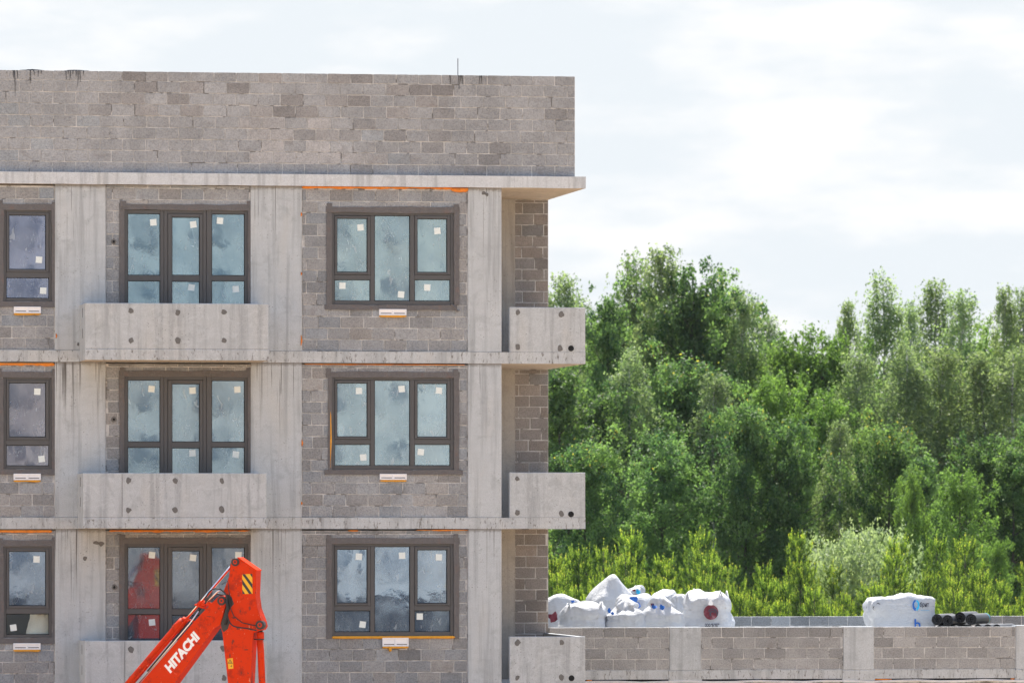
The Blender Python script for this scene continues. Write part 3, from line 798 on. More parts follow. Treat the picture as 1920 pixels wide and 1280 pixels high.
def text_mesh(name, body, size, mat, parent, origin, xdir, zdir, ydir, extr=.002, align='CENTER', shear=0.0, bold=0.0, fit=None):
    cu = bpy.data.curves.new(name, 'FONT'); cu.body = body; cu.size = size; cu.extrude = extr; cu.align_x = align; cu.shear = shear; cu.offset = bold
    cu.resolution_u = 4
    to = bpy.data.objects.new(name, cu); COL.objects.link(to)
    bpy.context.view_layer.update()
    me = bpy.data.meshes.new_from_object(to.evaluated_get(bpy.context.evaluated_depsgraph_get()))
    bpy.data.objects.remove(to); bpy.data.curves.remove(cu)
    co = np.zeros(len(me.vertices)*3); me.vertices.foreach_get('co', co); co = co.reshape(-1, 3)
    sx = 1.0
    if fit: sx = fit/(co[:, 0].max()-co[:, 0].min())
    W = np.outer(co[:, 0]*sx, xdir) + np.outer(co[:, 1], zdir) + np.outer(co[:, 2], ydir) + np.array(origin)
    me.vertices.foreach_set('co', W.ravel()); me.materials.clear(); me.materials.append(M[mat]); me.update()
    me.name = name
    o = bpy.data.objects.new(name, me); link(o, parent); return o
def circ(r0, n=24, sx=1.0, ph=0): return [(r0*sx*math.cos(2*math.pi*k/n+ph), r0*math.sin(2*math.pi*k/n+ph)) for k in range(n)]

# chalk marks over the upper right window
M['chalk'] = mat_plain('chalk', (.62, .62, .62), .9, .2, 20, 0, .1)
q = P3(611, 386, .0); text_mesh('chalk_mark', '1001', .085, 'chalk', bld, (q[0], .024, q[2]), (1,0,0), (0,0,1), (0,1,0), .001)
# front row
t, pt, h, z0, cx = make_bag(1278, 1373, 1108, 5.4, 'white bulk bag with a round maroon emblem and dark lettering, rightmost of the pile', 1.0)
q = P3(1331.5, 1147, 5.0); yf = lambda x, z: front_y(pt, x, z)
yy_ = min(front_y(pt, q[0]+dx, q[2]+dz) for dx in (-.12, 0, .12) for dz in (-.1, 0, .1)) - .004
cst = lambda x, z: yy_
decal(t, q[0], q[2], cst, circ(.138), 'print_red', 'emblem')
em = t.children[-1]
decal(em, q[0]-.005, q[2]+.18, lambda x, z: yy_-.001, [(-.035,-.05),(.035,-.05),(.042,-.02),(.02,.03),(.0,.09),(-.02,.04),(-.042,-.02)], 'print_white', 'flame')
for r0, r1, a0, a1 in ((.035, .06, 20, 230), (.075, .10, -20, 150)):
    arc = [(r1*math.cos(R(a0+(a1-a0)*k/10))+.03, r1*math.sin(R(a0+(a1-a0)*k/10))-.03) for k in range(11)] + [(r0*math.cos(R(a1-(a1-a0)*k/10))+.03, r0*math.sin(R(a1-(a1-a0)*k/10))-.03) for k in range(11)]
    decal(em, q[0], q[2], lambda x, z: yy_-.003, arc, 'print_dark', 'swirl')
q = P3(1333, 1173.6, 5.0)
yy2 = min(front_y(pt, q[0]+dx, q[2]) for dx in (-.13, 0, .13)) - .012
text_mesh('lettering', 'ООО "БЭКГ"', .072, 'print_dark', t, (q[0], yy2, q[2]), (1,0,0), (0,0,1), (0,1,0), bold=.003, fit=.27)
loops(t, pt, 1)
t, pt, h, z0, cx = make_bag(1047, 1142, 1131, 5.2, 'white bulk bag with a smooth pale front, second from the left at the wall', 2.3)
loops(t, pt, 2)
t, pt, h, z0, cx = make_bag(1134, 1216, 1121, 5.15, 'white bulk bag with a twisted neck and two blue scraps, third along the wall', 3.1, 'tied')
for k, (u, v, r0) in enumerate(((1143, 1144, .035), (1149, 1149, .02))):
    s_ = P3(u, v, 4.64); blobm = MB(); pts = [(s_[0]+.03*math.cos(a)*random.uniform(.6, 1.4), s_[1]+.02*math.sin(a*2), s_[2]+r0*1.6*math.sin(a)) for a in (0, 1, 2.1, 3.1, 4.2, 5.2)]
    blobm.add(pts, [(0,1,2,3,4,5)]); blobm.add([(a, q_+.01, c) for a, q_, c in pts], [(5,4,3,2,1,0)]); blobm.build('blue_scrap', M['print_blue'], t)
t, pt, h, z0, cx = make_bag(1196, 1280, 1120, 5.2, 'white bulk bag with a gathered top and blue print, left of the emblem bag', 4.7, 'tied')
def scrap(t, u, v, y, r0, mat, name):
    x, z = X(u, y), Z(v, u, y); n = 10; sd = random.random()*40; pts = []
    for k in range(n):
        a = 2*math.pi*k/n; rr = r0*(1 + .9*mnoise.noise((math.cos(a)*1.5+sd, math.sin(a)*1.5, sd)))
        pts.append((x+rr*math.cos(a), y + .03*math.sin(a*3), z+rr*.8*math.sin(a)))
    MB().add(pts + [(a, q_+.012, c) for a, q_, c in pts], [tuple(range(n)), tuple(range(n, 2*n))[::-1]] + [((k+1) % n, k, n+k, n+(k+1) % n) for k in range(n)]).build(name, M[mat], t)
scrap(t, 1226, 1137, 4.72, .05, 'print_blue', 'blue_print'); scrap(t, 1241, 1138, 4.72, .055, 'print_blue', 'blue_print'); scrap(t, 1224, 1133, 4.73, .03, 'print_red', 'maroon_print')
t, pt, h, z0, cx = make_bag(1018, 1096, 1119, 6.6, 'white bulk bag with a maroon print, half hidden by the corner of the building', 5.9)
scrap(t, 1037, 1156, 5.98, .11, 'print_red', 'maroon_print'); scrap(t, 1075, 1127, 6.0, .03, 'print_blue', 'blue_print')
# second row and the ones piled on top
t, pt, h, z0, cx = make_bag(1092, 1182, 1076, 7.2, 'tall white bulk bag with a pointed top, highest of the pile', 6.4, 'peak', (.10, 0))
t, pt, h, z0, cx = make_bag(1152, 1228, 1094, 7.3, 'white bulk bag with a crumpled top, right behind the tallest one', 7.7, 'tied', (.02, 0))
scrap(t, 1196, 1109, 6.8, .05, 'print_cyan', 'blue_print'); scrap(t, 1190, 1106, 6.81, .03, 'print_red', 'maroon_print')
t, pt, h, z0, cx = make_bag(1152, 1226, 1111, 6.2, 'small white bulk bag with a big blue print in the middle of the pile', 8.2, 'flat', hz=1)
scrap(t, 1191, 1124, 5.78, .085, 'print_blue', 'blue_print'); scrap(t, 1195, 1133, 5.77, .05, 'print_blue', 'blue_print'); scrap(t, 1180, 1134, 5.78, .035, 'print_red', 'maroon_print')
t, pt, h, z0, cx = make_bag(1212, 1276, 1107, 7.4, 'white bulk bag with a rounded hump, in the back row', 9.4, 'flat')
t, pt, h, z0, cx = make_bag(1246, 1300, 1108, 6.5, 'narrow white bulk bag with a raised corner behind the emblem bag', 10.6, 'tied')

# ------------------------------------------------------------------ hooded pallet and felt rolls
py_ = 6.4
x0, x1 = X(1629, py_), X(1748, py_); zt_ = Z(1119, 1690, py_); zb = za1 + .004; yd = .95
t = thing('wrapped_pallet', ((x0+x1)/2, py_, zb), 'torn white film hood over a pallet with a blue drop logo', 'pallet')
nu, nv = 64, 22; vs = []
def wrap_pt(i, j):
    a = 2*math.pi*i/nu; ca, sa = math.cos(a), math.sin(a); n = 14.0; e = (abs(ca)**n + abs(sa)**n)**(-1/n)
    tt_ = j/nv
    if tt_ < .8: s_ = tt_/.8; pr_ = 1.0 - .05*s_; zz = s_
    else: s_ = (tt_-.8)/.2; pr_ = .95*(1-s_); zz = 1 + .02*math.sin(s_*3)
    x = ca*e*pr_*(x1-x0)/2; y = sa*e*pr_*yd/2
    lft = max(0, -ca*e)
    nz_ = mnoise.noise((x*4, y*4, zz*5))*.03 + mnoise.noise((x*9, y*9, zz*12))*.014 + lft*lft*(.10*zz - .06 + mnoise.noise((x*8, y*8, zz*7))*.10)
    zz_ = zz*(zt_-zb) + max(0, zz-.7)*(mnoise.noise((x*5, y*5, 3))*.18 + .10*math.exp(-((x-.02)/.16)**2) - .12*lft)
    d = Vector((ca, sa, 0)); return ((x0+x1)/2 + x + d.x*nz_, py_ + y + d.y*nz_, zb + zz_)
vs = [wrap_pt(i, j) for j in range(nv+1) for i in range(nu)]
fs = [(j*nu+i, j*nu+(i+1) % nu, (j+1)*nu+(i+1) % nu, (j+1)*nu+i) for j in range(nv) for i in range(nu)]
MB().add(vs, fs).build('film_hood', M['bag'], t, smooth=True)
yl = py_ - yd/2 - .035
q = P3(1717, 1134, yl)
def drop(s_, dx, w0, w1):   # half of a drop shaped ring
    o_, i_ = [], []
    for k in range(13):
        a = math.pi/2 + math.pi*k/12; o_.append((dx*math.cos(a)*w0*s_, math.sin(a)*s_*1.0)); i_.append((dx*math.cos(a)*w1*s_, math.sin(a)*s_*.55 + .1*s_))
    return o_ + i_[::-1]
decal(t, q[0], q[2], lambda x, z: yl, drop(.105, 1, .62, .30), 'print_blue', 'logo_drop')
decal(t, q[0]+.01, q[2], lambda x, z: yl-.001, drop(.10, -1, .60, .28)[::-1], 'print_cyan', 'logo_drop')
q2 = P3(1733, 1136.5, yl)
text_mesh('lettering', 'брит', .115, 'print_dark', t, (q2[0], yl, q2[2]), (1,0,0), (0,0,1), (0,1,0), bold=.002, fit=.175)
q2 = P3(1734, 1143, yl); MB().box(q2[0]-.08, q2[0]+.09, yl, yl+.004, q2[2]-.01, q2[2]-.004).build('logo_rule', M['print_cyan'], t)
q2 = P3(1722, 1176, yl); text_mesh('lettering', 'b', .26, 'print_blue', t, (q2[0]-.02, yl, q2[2]-.02), (1,0,0), (0,0,1), (0,1,0), bold=.004)
bl_ = MB(); s_ = P3(1636, 1139, py_-.2)
for dx, dz, rr in ((0, 0, .05), (.05, .05, .045)):
    bl_.tube([(s_[0]+dx, py_-.46, s_[2]+dz), (s_[0]+dx+.02, py_+.2, s_[2]+dz)], rr, 12)
bl_.build('roll_end', M['tar'], t)

M['felt'] = mat_plain('bitumen_felt', (.022, .022, .025), .55, .3, 10, .3, .5)
M['felt_end'] = mat_plain('bitumen_felt_end', (.012, .012, .013), .8, .3, 40, .5, .3)
M['teal'] = mat_plain('teal_band', (.04, .36, .42), .5, .1, 10, 0, .3)
def make_roll(u, v, y, yaw, label, band=True, L_=1.02, r0=.104):
    x0 = X(u, y); z = Z(v, u, y)
    t = thing('felt_roll', (x0, y, z), label, 'roll', 'black roofing felt rolls')
    d = Vector((math.cos(yaw), math.sin(yaw), 0)); a = Vector((x0, y, z)); n = 22
    ctr = [a + d*L_*k/3 for k in range(4)]
    MB().tube(ctr, [r0, r0*1.012, r0*1.01, r0*.995], n, caps=False).build('sheet', M['felt'], t, smooth=True)
    for e, s_ in ((0, -1), (1, 1)):
        c0 = a + d*L_*e; sid = d.cross(Vector((0, 0, 1))); vs_ = []; fs_ = []
        for ri, (rr, off) in enumerate(((r0, 0), (r0*.8, .006), (r0*.62, -.004), (r0*.45, .004), (r0*.28, -.012), (r0*.22, -.05))):
            for k in range(n):
                an = 2*math.pi*k/n; vs_.append(c0 + (sid*math.cos(an) + Vector((0,0,1))*math.sin(an)*.97)*rr + d*s_*off)
        for ri in range(5):
            for k in range(n): fs_.append((ri*n+k, ri*n+(k+1) % n, (ri+1)*n+(k+1) % n, (ri+1)*n+k))
        fs_.append(tuple(5*n+k for k in range(n)))
        MB().add(vs_, fs_).build('wound_end', M['felt_end'], t)
    if band:
        for s_ in (.9,): MB().tube([a + d*L_*s_, a + d*L_*(s_+.035)], r0*1.02, n, caps=False).build('label_band', M['teal'] if s_ > .5 else M['white'], t, smooth=True)
    return t
for k, (u, v, y, nm, bd) in enumerate(((1757, 1161, 5.5, 'black felt roll at the left end of the top layer, nearest the pallet', False),
        (1777, 1162.5, 5.35, 'black felt roll second from the pallet in the top layer', False),
        (1800, 1157, 5.5, 'black felt roll lying highest of the heap', False),
        (1821, 1160.5, 5.2, 'black felt roll with a teal end band, rightmost of the top layer', True),
        (1764, 1181, 5.45, 'black felt roll under the left end of the heap', False), (1788, 1182, 5.3, 'black felt roll low under the highest roll', False),
        (1834, 1178, 5.15, 'black felt roll with its small end low under the banded roll', False), (1852, 1178, 5.1, 'black felt roll end second from the right, low in the heap', False), (1869, 1178, 5.05, 'black felt roll end at the lower right of the heap', False))):
    make_roll(u, v, y, R(61), nm, bd, 1.0, .104 if k < 6 else .085)

# ------------------------------------------------------------------ excavator in front of the facade
EYC = -7.0                                     # distance in front of the facade
EA = R(26)                                     # the boom plane is turned a little towards the left
EC = Vector((X(400, EYC), EYC, 0))
EN = Vector((-math.sin(EA), -math.cos(EA), 0)); ER = Vector((math.cos(EA), -math.sin(EA), 0)); EZ = Vector((0, 0, 1))
def EP(x, y, off=0.0):
    """survey point (detail sheet of the arm) -> boom plane coordinates at offset off towards the viewer"""
    u, v = 220 + x/5.12, 1030 + y/5.12; a = (u-960)/FOC
    d = Vector((ST + CT*a, CT - ST*a, (HOR - v)/FOC)); o_ = Vector((CX, CY, EYE))
    c = EC + EN*off; tt_ = (c - o_).dot(EN)/d.dot(EN); p_ = o_ + d*tt_ - c
    return p_.dot(ER), p_.z
def E3(s_, z, off): return EC + ER*s_ + EZ*z + EN*off
b = NB('excavator_paint'); p = b.pos()
c = b.mix(b.noise(p, 2.5, 4), (.57, .031, .002), (.64, .040, .004))
c = b.mix(b.ramp(b.noise(p, 5, 6, .7), .54, .66, 0, .6), c, (.24, .022, .012))
c = b.mix(b.ramp(b.noise(b.mapv(p, (1, 1, 1), (3, 1, 0)), 16, 5, .7), .62, .67, 0, .85), c, (.06, .04, .032))
c = b.mix(b.ramp(b.noise(b.mapv(p, (3, 3, .8), (7, 0, 0)), 12, 4, .6), .67, .69, 0, .75), c, (.60, .36, .22))
M['red'] = b.done(b.pr(c, .5, b.bump(b.noise(p, 18, 4), .15, .01), spec=.07))
M['scuff'] = mat_plain('scuffed_paint', (.20, .03, .018), .7, .5, 30, .3, .2, grime=.6, gcol=(.5, .03, .006))
M['grease'] = mat_plain('grease', (.02, .018, .018), .35, .3, 14, .3, .5)
M['chrome'] = mat_plain('chrome_rod', (.75, .74, .72), .12, .05, 5, 0, .5, metal=1.0)
M['hose'] = mat_plain('rubber_hose', (.03, .03, .032), .6, .2, 10, .1, .3)
M['hazard_yellow'] = mat_plain('hazard_yellow', (.78, .42, .02), .5, .06, 10, 0, .3)
ex = thing('excavator', (EC.x - 1.5, EC.y, 0), 'orange red excavator with its boom and arm raised before the facade', 'excavator')
def plate(name, pts, t0, t1, mat, parent=ex, bev=.012, ref=None):
    """outline in survey points, extruded between offsets t0 (far) and t1 (near viewer)"""
    q = [EP(x, y, t1 if ref is None else ref) for x, y in pts]
    ar = sum(q[i][0]*q[(i+1) % len(q)][1] - q[(i+1) % len(q)][0]*q[i][1] for i in range(len(q)))
    if ar < 0: q = q[::-1]
    n = len(q); cs = sum(a for a, _ in q)/n; cz = sum(c_ for _, c_ in q)/n
    inset = [(a + (cs-a)*min(.3, bev/max(.02, math.hypot(cs-a, cz-c_))), c_ + (cz-c_)*min(.3, bev/max(.02, math.hypot(cs-a, cz-c_)))) for a, c_ in q]
    m = MB(); vs_ = [E3(a, c_, t1) for a, c_ in inset] + [E3(a, c_, t1-bev*.6) for a, c_ in q] + [E3(a, c_, t0) for a, c_ in q]
    fs_ = [tuple(range(n))] + [(k, n+k, n+(k+1) % n, (k+1) % n) for k in range(n)] + [(n+k, 2*n+k, 2*n+(k+1) % n, n+(k+1) % n) for k in range(n)] + [tuple(range(2*n, 3*n))[::-1]]
    m.add(vs_, fs_); return m.build(name, M[mat] if isinstance(mat, str) else mat, parent)
def disc(x, y, r_px, t0, t1, mat, name, parent, n=28, hole=0):
    s_, z = EP(x, y, t1); rr = r_px/5.12/FOC*dep(400, EYC)
    m = MB(); ring = lambda q, t: [E3(s_+q*math.cos(2*math.pi*k/n), z+q*math.sin(2*math.pi*k/n), t) for k in range(n)]
    vs_ = ring(rr*.9, t1) + ring(rr, t1-.008) + ring(rr, t0); fs_ = [tuple(range(n))]
    for j in range(2): fs_ += [(j*n+k, (j+1)*n+k, (j+1)*n+(k+1) % n, j*n+(k+1) % n) for k in range(n)]
    fs_.append(tuple(range(2*n, 3*n))[::-1])
    return m.add(vs_, fs_).build(name, M[mat], parent)
def arc_pts(cx, cy, r0, a0, a1, n=8): return [(cx + r0*math.cos(R(a0+(a1-a0)*k/n)), cy + r0*math.sin(R(a0+(a1-a0)*k/n))) for k in range(n+1)]
# boom (box section) from its knuckle down to the pivot on the machine
boom_pts = arc_pts(1000, 490, 50, 20, -110, 8) + [(955, 462), (800, 620), (735, 690), (215, 1285), (-300, 1880), (-900, 2330), (-960, 2180+400), (-700, 2480), (60, 1950), (545, 1280), (935, 750), (985, 720)]
boom = plate('boom', boom_pts, -.15, .15, 'red', bev=.008)
# welded end cover outline on the boom flank
for a, c_ in (((822, 622), (868, 700)), ((868, 700), (908, 706)), ((908, 706), (985, 610)), ((800, 697), (905, 733))):
    p0, p1 = EP(*a, .152), EP(*c_, .152); MB().tube([E3(*p0, .152), E3(*p1, .152)], .006, 6).build('weld_seam', M['red'], boom)
# arm: flank plate with bosses
arm_pts = [(1094, 92), (1120, 78), (1155, 80), (1334, 200), (1326, 440), (1342, 560), (1390, 690), (1400, 735), (1380, 768), (1330, 785), (1300, 800), (1274, 1285), (1260, 1700), (1120, 1700), (1062, 1285), (1008, 800), (990, 740), (1040, 600), (1060, 480), (1020, 395), (1070, 265), (1084, 165)]
arm = plate('arm', arm_pts, -.10, .13, 'red', bev=.008, ref=.13)
strip_pts = [(1302, 218), (1324, 212), (1320, 440), (1334, 560), (1378, 690), (1330, 640), (1298, 440)]
plate('edge_plate', strip_pts, .1302, .142, 'red', arm, .004)
plate('top_plate', [(1150, 74), (1160, 72), (1338, 196), (1332, 204)], -.11, .14, 'red', arm, .004)
plate('grease_smear', [(1040, 560), (1060, 640), (1080, 700), (1060, 760), (1020, 790), (1000, 760), (992, 700), (1020, 640)], .1302, .135, 'grease', arm, .003)
plate('grease_smear', [(1050, 420), (1095, 450), (1120, 520), (1085, 560), (1070, 600), (1056, 520)], .1302, .134, 'grease', arm, .003)
for x, y, r_ in ((1128, 118, 40), (998, 490, 44), (1365, 722, 44)):
    par_ = boom if x == 998 else arm; dd = .02 if x == 998 else 0
    t0_ = .05 if par_ is arm else -.16
    disc(x, y, r_, t0_, .160+dd, 'grease', 'pin_ring', par_); disc(x, y, r_*.52, t0_, .172+dd, 'red', 'pin', par_); disc(x, y, r_*.28, t0_, .176+dd, 'grease', 'pin_bolt', par_)
# hazard board on the arm
hz = plate('hazard_sticker', [(1198, 235), (1296, 231), (1298, 422), (1200, 424)], .1302, .134, 'hazard_yellow', arm, .001)
for k, pp in enumerate(([(1198,235),(1226,234),(1297,330),(1297,372)], [(1272,232),(1296,231),(1296,268)][::1], [(1199,284),(1199,330),(1264,423),(1292,422)], [(1200,384),(1200,424),(1226,423)])):
    plate('black_stripe', pp, .1342, .1362, 'tar', hz, .0005)
hb_ = MB(); q_ = [EP(x, y, .13) for x, y in ((1198, 235), (1296, 231), (1298, 422), (1200, 424))]
hb_.add([E3(a, c_, -.104) for a, c_ in q_] + [E3(a, c_, -.1002) for a, c_ in q_], [(0,1,2,3),(7,6,5,4),(0,4,5,1),(1,5,6,2),(2,6,7,3),(3,7,4,0)]); hb_ = hb_.build('hazard_sticker', M['hazard_yellow'], arm)
for pp in ([(1198,235),(1226,234),(1297,330),(1297,372)], [(1199,284),(1199,330),(1264,423),(1292,422)]):
    q_ = [EP(x, y, .13) for x, y in pp]; MB().add([E3(a, c_, -.1062) for a, c_ in q_] + [E3(a, c_, -.1042) for a, c_ in q_], [(0,1,2,3),(7,6,5,4),(0,4,5,1),(1,5,6,2),(2,6,7,3),(3,7,4,0)]).build('black_stripe', M['tar'], hb_)
wl_ = plate('warning_label', [(1056, 1045), (1108, 1038), (1114, 1138), (1066, 1144)], .1302, .134, 'hazard_yellow', arm, .001)
for a, c_ in (((1065, 1084), (1082, 1052)), ((1082, 1052), (1100, 1082)), ((1100, 1082), (1065, 1084)), ((1082, 1064), (1083, 1075)), ((1085, 1118), (1098, 1116)), ((1098, 1104), (1098, 1124)), ((1060, 1092), (1110, 1088))):
    MB().tube([E3(*EP(*a, .135), .1355), E3(*EP(*c_, .135), .1355)], .0035, 5).build('pictogram', M['tar'], wl_)
# lettering on the boom
p0, p1 = Vector(EP(505, 1183, .152)), Vector(EP(795, 838, .152)); dv = (p1-p0); Lx = dv.length; dv.normalize()
xd = ER*dv.x + EZ*dv.y; zd = ER*(-dv.y) + EZ*dv.x
b_ = E3(p0.x, p0.y, .153)
text_mesh('lettering', 'HITACHI', .205, 'print_white', boom, tuple(b_), tuple(xd), tuple(zd), tuple(EN), .001, 'LEFT', .12, .011, fit=Lx)
# arm cylinder above the boom: barrel, gland, chrome rod, pipes
def cyl(name, pts, rad, mat, parent, off=0.0, n=16, ref=0.0):
    return MB().tube([E3(*EP(x, y, ref), off) for x, y in pts], rad, n).build(name, M[mat] if isinstance(mat, str) else mat, parent, smooth=True)
pxm = dep(400, EYC)/FOC/5.12                    # metres per survey point on the arm sheet
bar = cyl('arm_cylinder', [(-60, 1490), (165, 1225), (560, 762), (572, 748)], [40*pxm, 40*pxm, 40*pxm, 40*pxm], 'red', ex)
cyl('gland', [(560, 768), (640, 690)], 52*pxm, 'red', bar); cyl('gland_nut', [(640, 690), (662, 668)], 38*pxm, 'red', bar)
cyl('rod', [(650, 682), (1128, 118)], 15*pxm, 'chrome', bar); cyl('clevis', [(1090, 160), (1135, 110)], [18*pxm, 34*pxm], 'grease', bar)
cyl('return_pipe', [(120, 1330), (330, 1085), (640, 722), (735, 610), (790, 545), (1010, 285), (1078, 205)], 8*pxm, 'red', ex, .10)
cyl('steel_pipe', [(175, 1320), (690, 715), (780, 590)], 6*pxm, 'chrome', ex, .16, ref=.16)
cyl('steel_pipe', [(860, 505), (960, 400), (985, 390)], 8*pxm, 'chrome', ex, .12, ref=.12)
cyl('pipe_clip', [(700, 665), (755, 690)], 10*pxm, 'red', bar, .10); cyl('pipe_clip', [(765, 525), (885, 570)], 9*pxm, 'red', bar, .10)
plate('bracket', [(757, 520), (790, 488), (850, 530), (800, 560)], -.1, .1, 'red', boom, .006)
plate('bracket', [(868, 498), (905, 518), (880, 545), (850, 520)], .05, .14, 'red', boom, .004)
hs = [(835, 480), (880, 400), (930, 370), (985, 375), (1035, 410), (1055, 470), (1050, 560), (1060, 660), (1095, 725), (1150, 745), (1240, 752), (1300, 768), (1350, 775)]
sm_ = []
for k in range(len(hs)-1):
    for j in range(4):
        t_ = j/4; sm_.append((hs[k][0]*(1-t_)+hs[k+1][0]*t_, hs[k][1]*(1-t_)+hs[k+1][1]*t_))
for _ in range(3): sm_ = [sm_[0]] + [tuple((sm_[k-1][i]+2*sm_[k][i]+sm_[k+1][i])/4 for i in (0, 1)) for k in range(1, len(sm_)-1)] + [sm_[-1]]
cyl('hose', sm_, 7*pxm, 'hose', ex, .19, 8, ref=.19)
cyl('hose', [(1040, 470), (1062, 560), (1050, 640), (1030, 720)], 12*pxm, 'hose', ex, .17, 8, ref=.17)
cyl('hose', [(300, 1165), (520, 905), (700, 690), (800, 575), (880, 480), (960, 420), (1030, 440)], 9*pxm, 'hose', ex, .05, 8)
cyl('hose', [(1005, 330), (1060, 300), (1075, 420), (1085, 560), (1120, 640), (1200, 700), (1330, 730)], 5*pxm, 'hose', ex, .165, 8, ref=.165)
for x_, y_, sx_, sy_ in ((1120, 650, 26, 14), (1180, 590, 12, 20), (1110, 880, 16, 26), (1240, 960, 30, 8), (1080, 1010, 14, 30), (1160, 760, 22, 10), (880, 640, 26, 8), (760, 900, 34, 7), (1190, 1180, 10, 24), (1270, 560, 12, 34)):
    n_ = 9; pp_ = [(x_ + sx_*random.uniform(.45, 1.1)*math.cos(2*math.pi*k/n_), y_ + sy_*random.uniform(.45, 1.1)*math.sin(2*math.pi*k/n_)) for k in range(n_)]
    plate('paint_scuff', pp_, .1302 if x_ > 1000 else .1502, .1315 if x_ > 1000 else .1515, 'scuff', arm if x_ > 1000 else boom, .0005)
# bucket cylinder on the right of the arm
bc = cyl('bucket_cylinder', [(1368, 850), (1378, 1000), (1390, 1285), (1400, 1600)], 33*pxm, 'red', ex)
cyl('gland', [(1372, 790), (1374, 862)], 36*pxm, 'red', bc); cyl('clamp', [(1330, 858), (1425, 858)], 6*pxm, 'grease', bc, .09)
cyl('clevis', [(1366, 730), (1372, 795)], 26*pxm, 'grease', bc)
cyl('hose', [(1322, 790), (1310, 870), (1300, 1000), (1296, 1285), (1290, 1500)], 9*pxm, 'hose', ex, .05, 8)
# the machine below the frame
bx = EP(-930, 2380, 0); base = E3(bx[0], 0, 0)
def wbox(name, s0, s1, o0, o1, z0, z1, mat, parent=ex, be=.05):
    sm = MB(); vs_ = []
    for s_, o_ in ((s0, o1), (s1, o1), (s1, o0), (s0, o0)): vs_.append((s_, o_))
    full = []; 
    for z, e in ((z0, be), (z0+be, 0), (z1-be, 0), (z1, be)):
        for s_, o_ in vs_:
            full.append(E3(bx[0] + s_ + (e if s_ == s0 else -e), z, o_ + (e if o_ == o0 else -e)))
    fs_ = [(3,2,1,0), (12,13,14,15)] + [(j*4+k, j*4+(k+1) % 4, (j+1)*4+(k+1) % 4, (j+1)*4+k) for j in range(3) for k in range(4)]
    return sm.add(full, fs_).build(name, M[mat], parent)
wbox('house', -2.2, .3, -1.1, 1.1, 1.0, 1.75, 'red'); wbox('cab', -1.0, .25, .3, 1.08, 1.76, 2.7, 'tar'); wbox('engine_cover', -2.2, -1.1, -1.05, 1.05, 1.751, 2.1, 'red')
wbox('turntable', -1.3, -.2, -.55, .55, .75, .999, 'tar', be=.02)
wbox('undercarriage', -2.0, .4, -.6, .6, .25, .749, 'tar'); wbox('track', -2.4, .8, .62, 1.1, .0, .74, 'tar', be=.15); wbox('track', -2.4, .8, -1.1, -.62, .0, .74, 'tar', be=.15)
q = EP(1200, 1700, 0); MB().add([E3(q[0]-.3, q[1]+.1, -.4), E3(q[0]+.25, q[1]+.1, -.4), E3(q[0]+.2, q[1]-.7, -.4), E3(q[0]-.35, q[1]-.55, -.4), E3(q[0]-.3, q[1]+.1, .4), E3(q[0]+.25, q[1]+.1, .4), E3(q[0]+.2, q[1]-.7, .4), E3(q[0]-.35, q[1]-.55, .4)],
    [(0,1,2,3),(7,6,5,4),(0,4,5,1),(1,5,6,2),(2,6,7,3)]).build('bucket', M['red'], ex)

# pale bundle behind the clear pane, low in the room
q0, q1 = P3(50, 1150, .25), P3(98, 1192, .25)
vs, fs, pt = bag_surface((q0[0]+q1[0])/2 + .30, .42, lev[2][0], .95, .45, (q0[2]-lev[2][0])*1.25, 4.4)
t = thing('wrapped_bundle', (q0[0], .42, lev[2][0]), 'pale wrapped bundle behind the clear low pane at the left edge', 'bundle')
M['bundle'] = mat_plain('bundle_wrap', (.80, .76, .68), .6, .2, 4, .3, .3)
MB().add(vs, fs).build('wrapping', M['bundle'], t, smooth=True)

# across the site, behind the viewer: what the panes mirror
M['render_wall'] = mat_plain('rendered_wall', (.52, .50, .47), .9, .1, .3, 0, .1)
M['far_glass'] = mat_plain('far_glass', (.16, .19, .22), .2, .1, .3, 0, .5)
for bx0, bx1, hh, lb in ((8, 34, 23.5, 'cream apartment block across the site, seen only as a reflection in the panes'), (46, 84, 17.0, 'lower cream apartment block across the site, mirrored in the right hand panes')):
    t = thing('opposite_building', ((bx0+bx1)/2, -236, 0), lb, 'building')
    MB().box(bx0, bx1, -242, -230, 0, hh).build('wall', M['render_wall'], t)
    gx = bx0 + 1.5
    first = None
    while gx < bx1 - 2:
        for fl in range(int(hh/2.9)):
            if first is None: first = o = MB().box(gx, gx+1.7, -230.05, -229.9, 1.0, 2.5).build('window', M['far_glass'], t, origin=(gx, -230, 1.0))
            else:
                o = first.copy(); link(o, t); o.location = (gx, -230, 1.0 + fl*2.9)
        gx += 3.4
t = thing('added_hoarding', (36, -165, 0), 'added dark blue sheet hoarding behind the viewer, unseen, darkening the low pane reflections', 'fence')
M['hoarding'] = mat_plain('added_hoarding_sheet', (.010, .018, .03), .6, .1, 1, 0, .3)  # added unseen sheets, coloured dark to deepen the low pane reflections
hm = MB(); n = 60
for k in range(n):
    x = -12 + 96*k/n; hm.box(x, x+1.55, -165.05-(k % 2)*.03, -165-(k % 2)*.03, .05, 3.1)
hm.build('sheets', M['hoarding'], t)

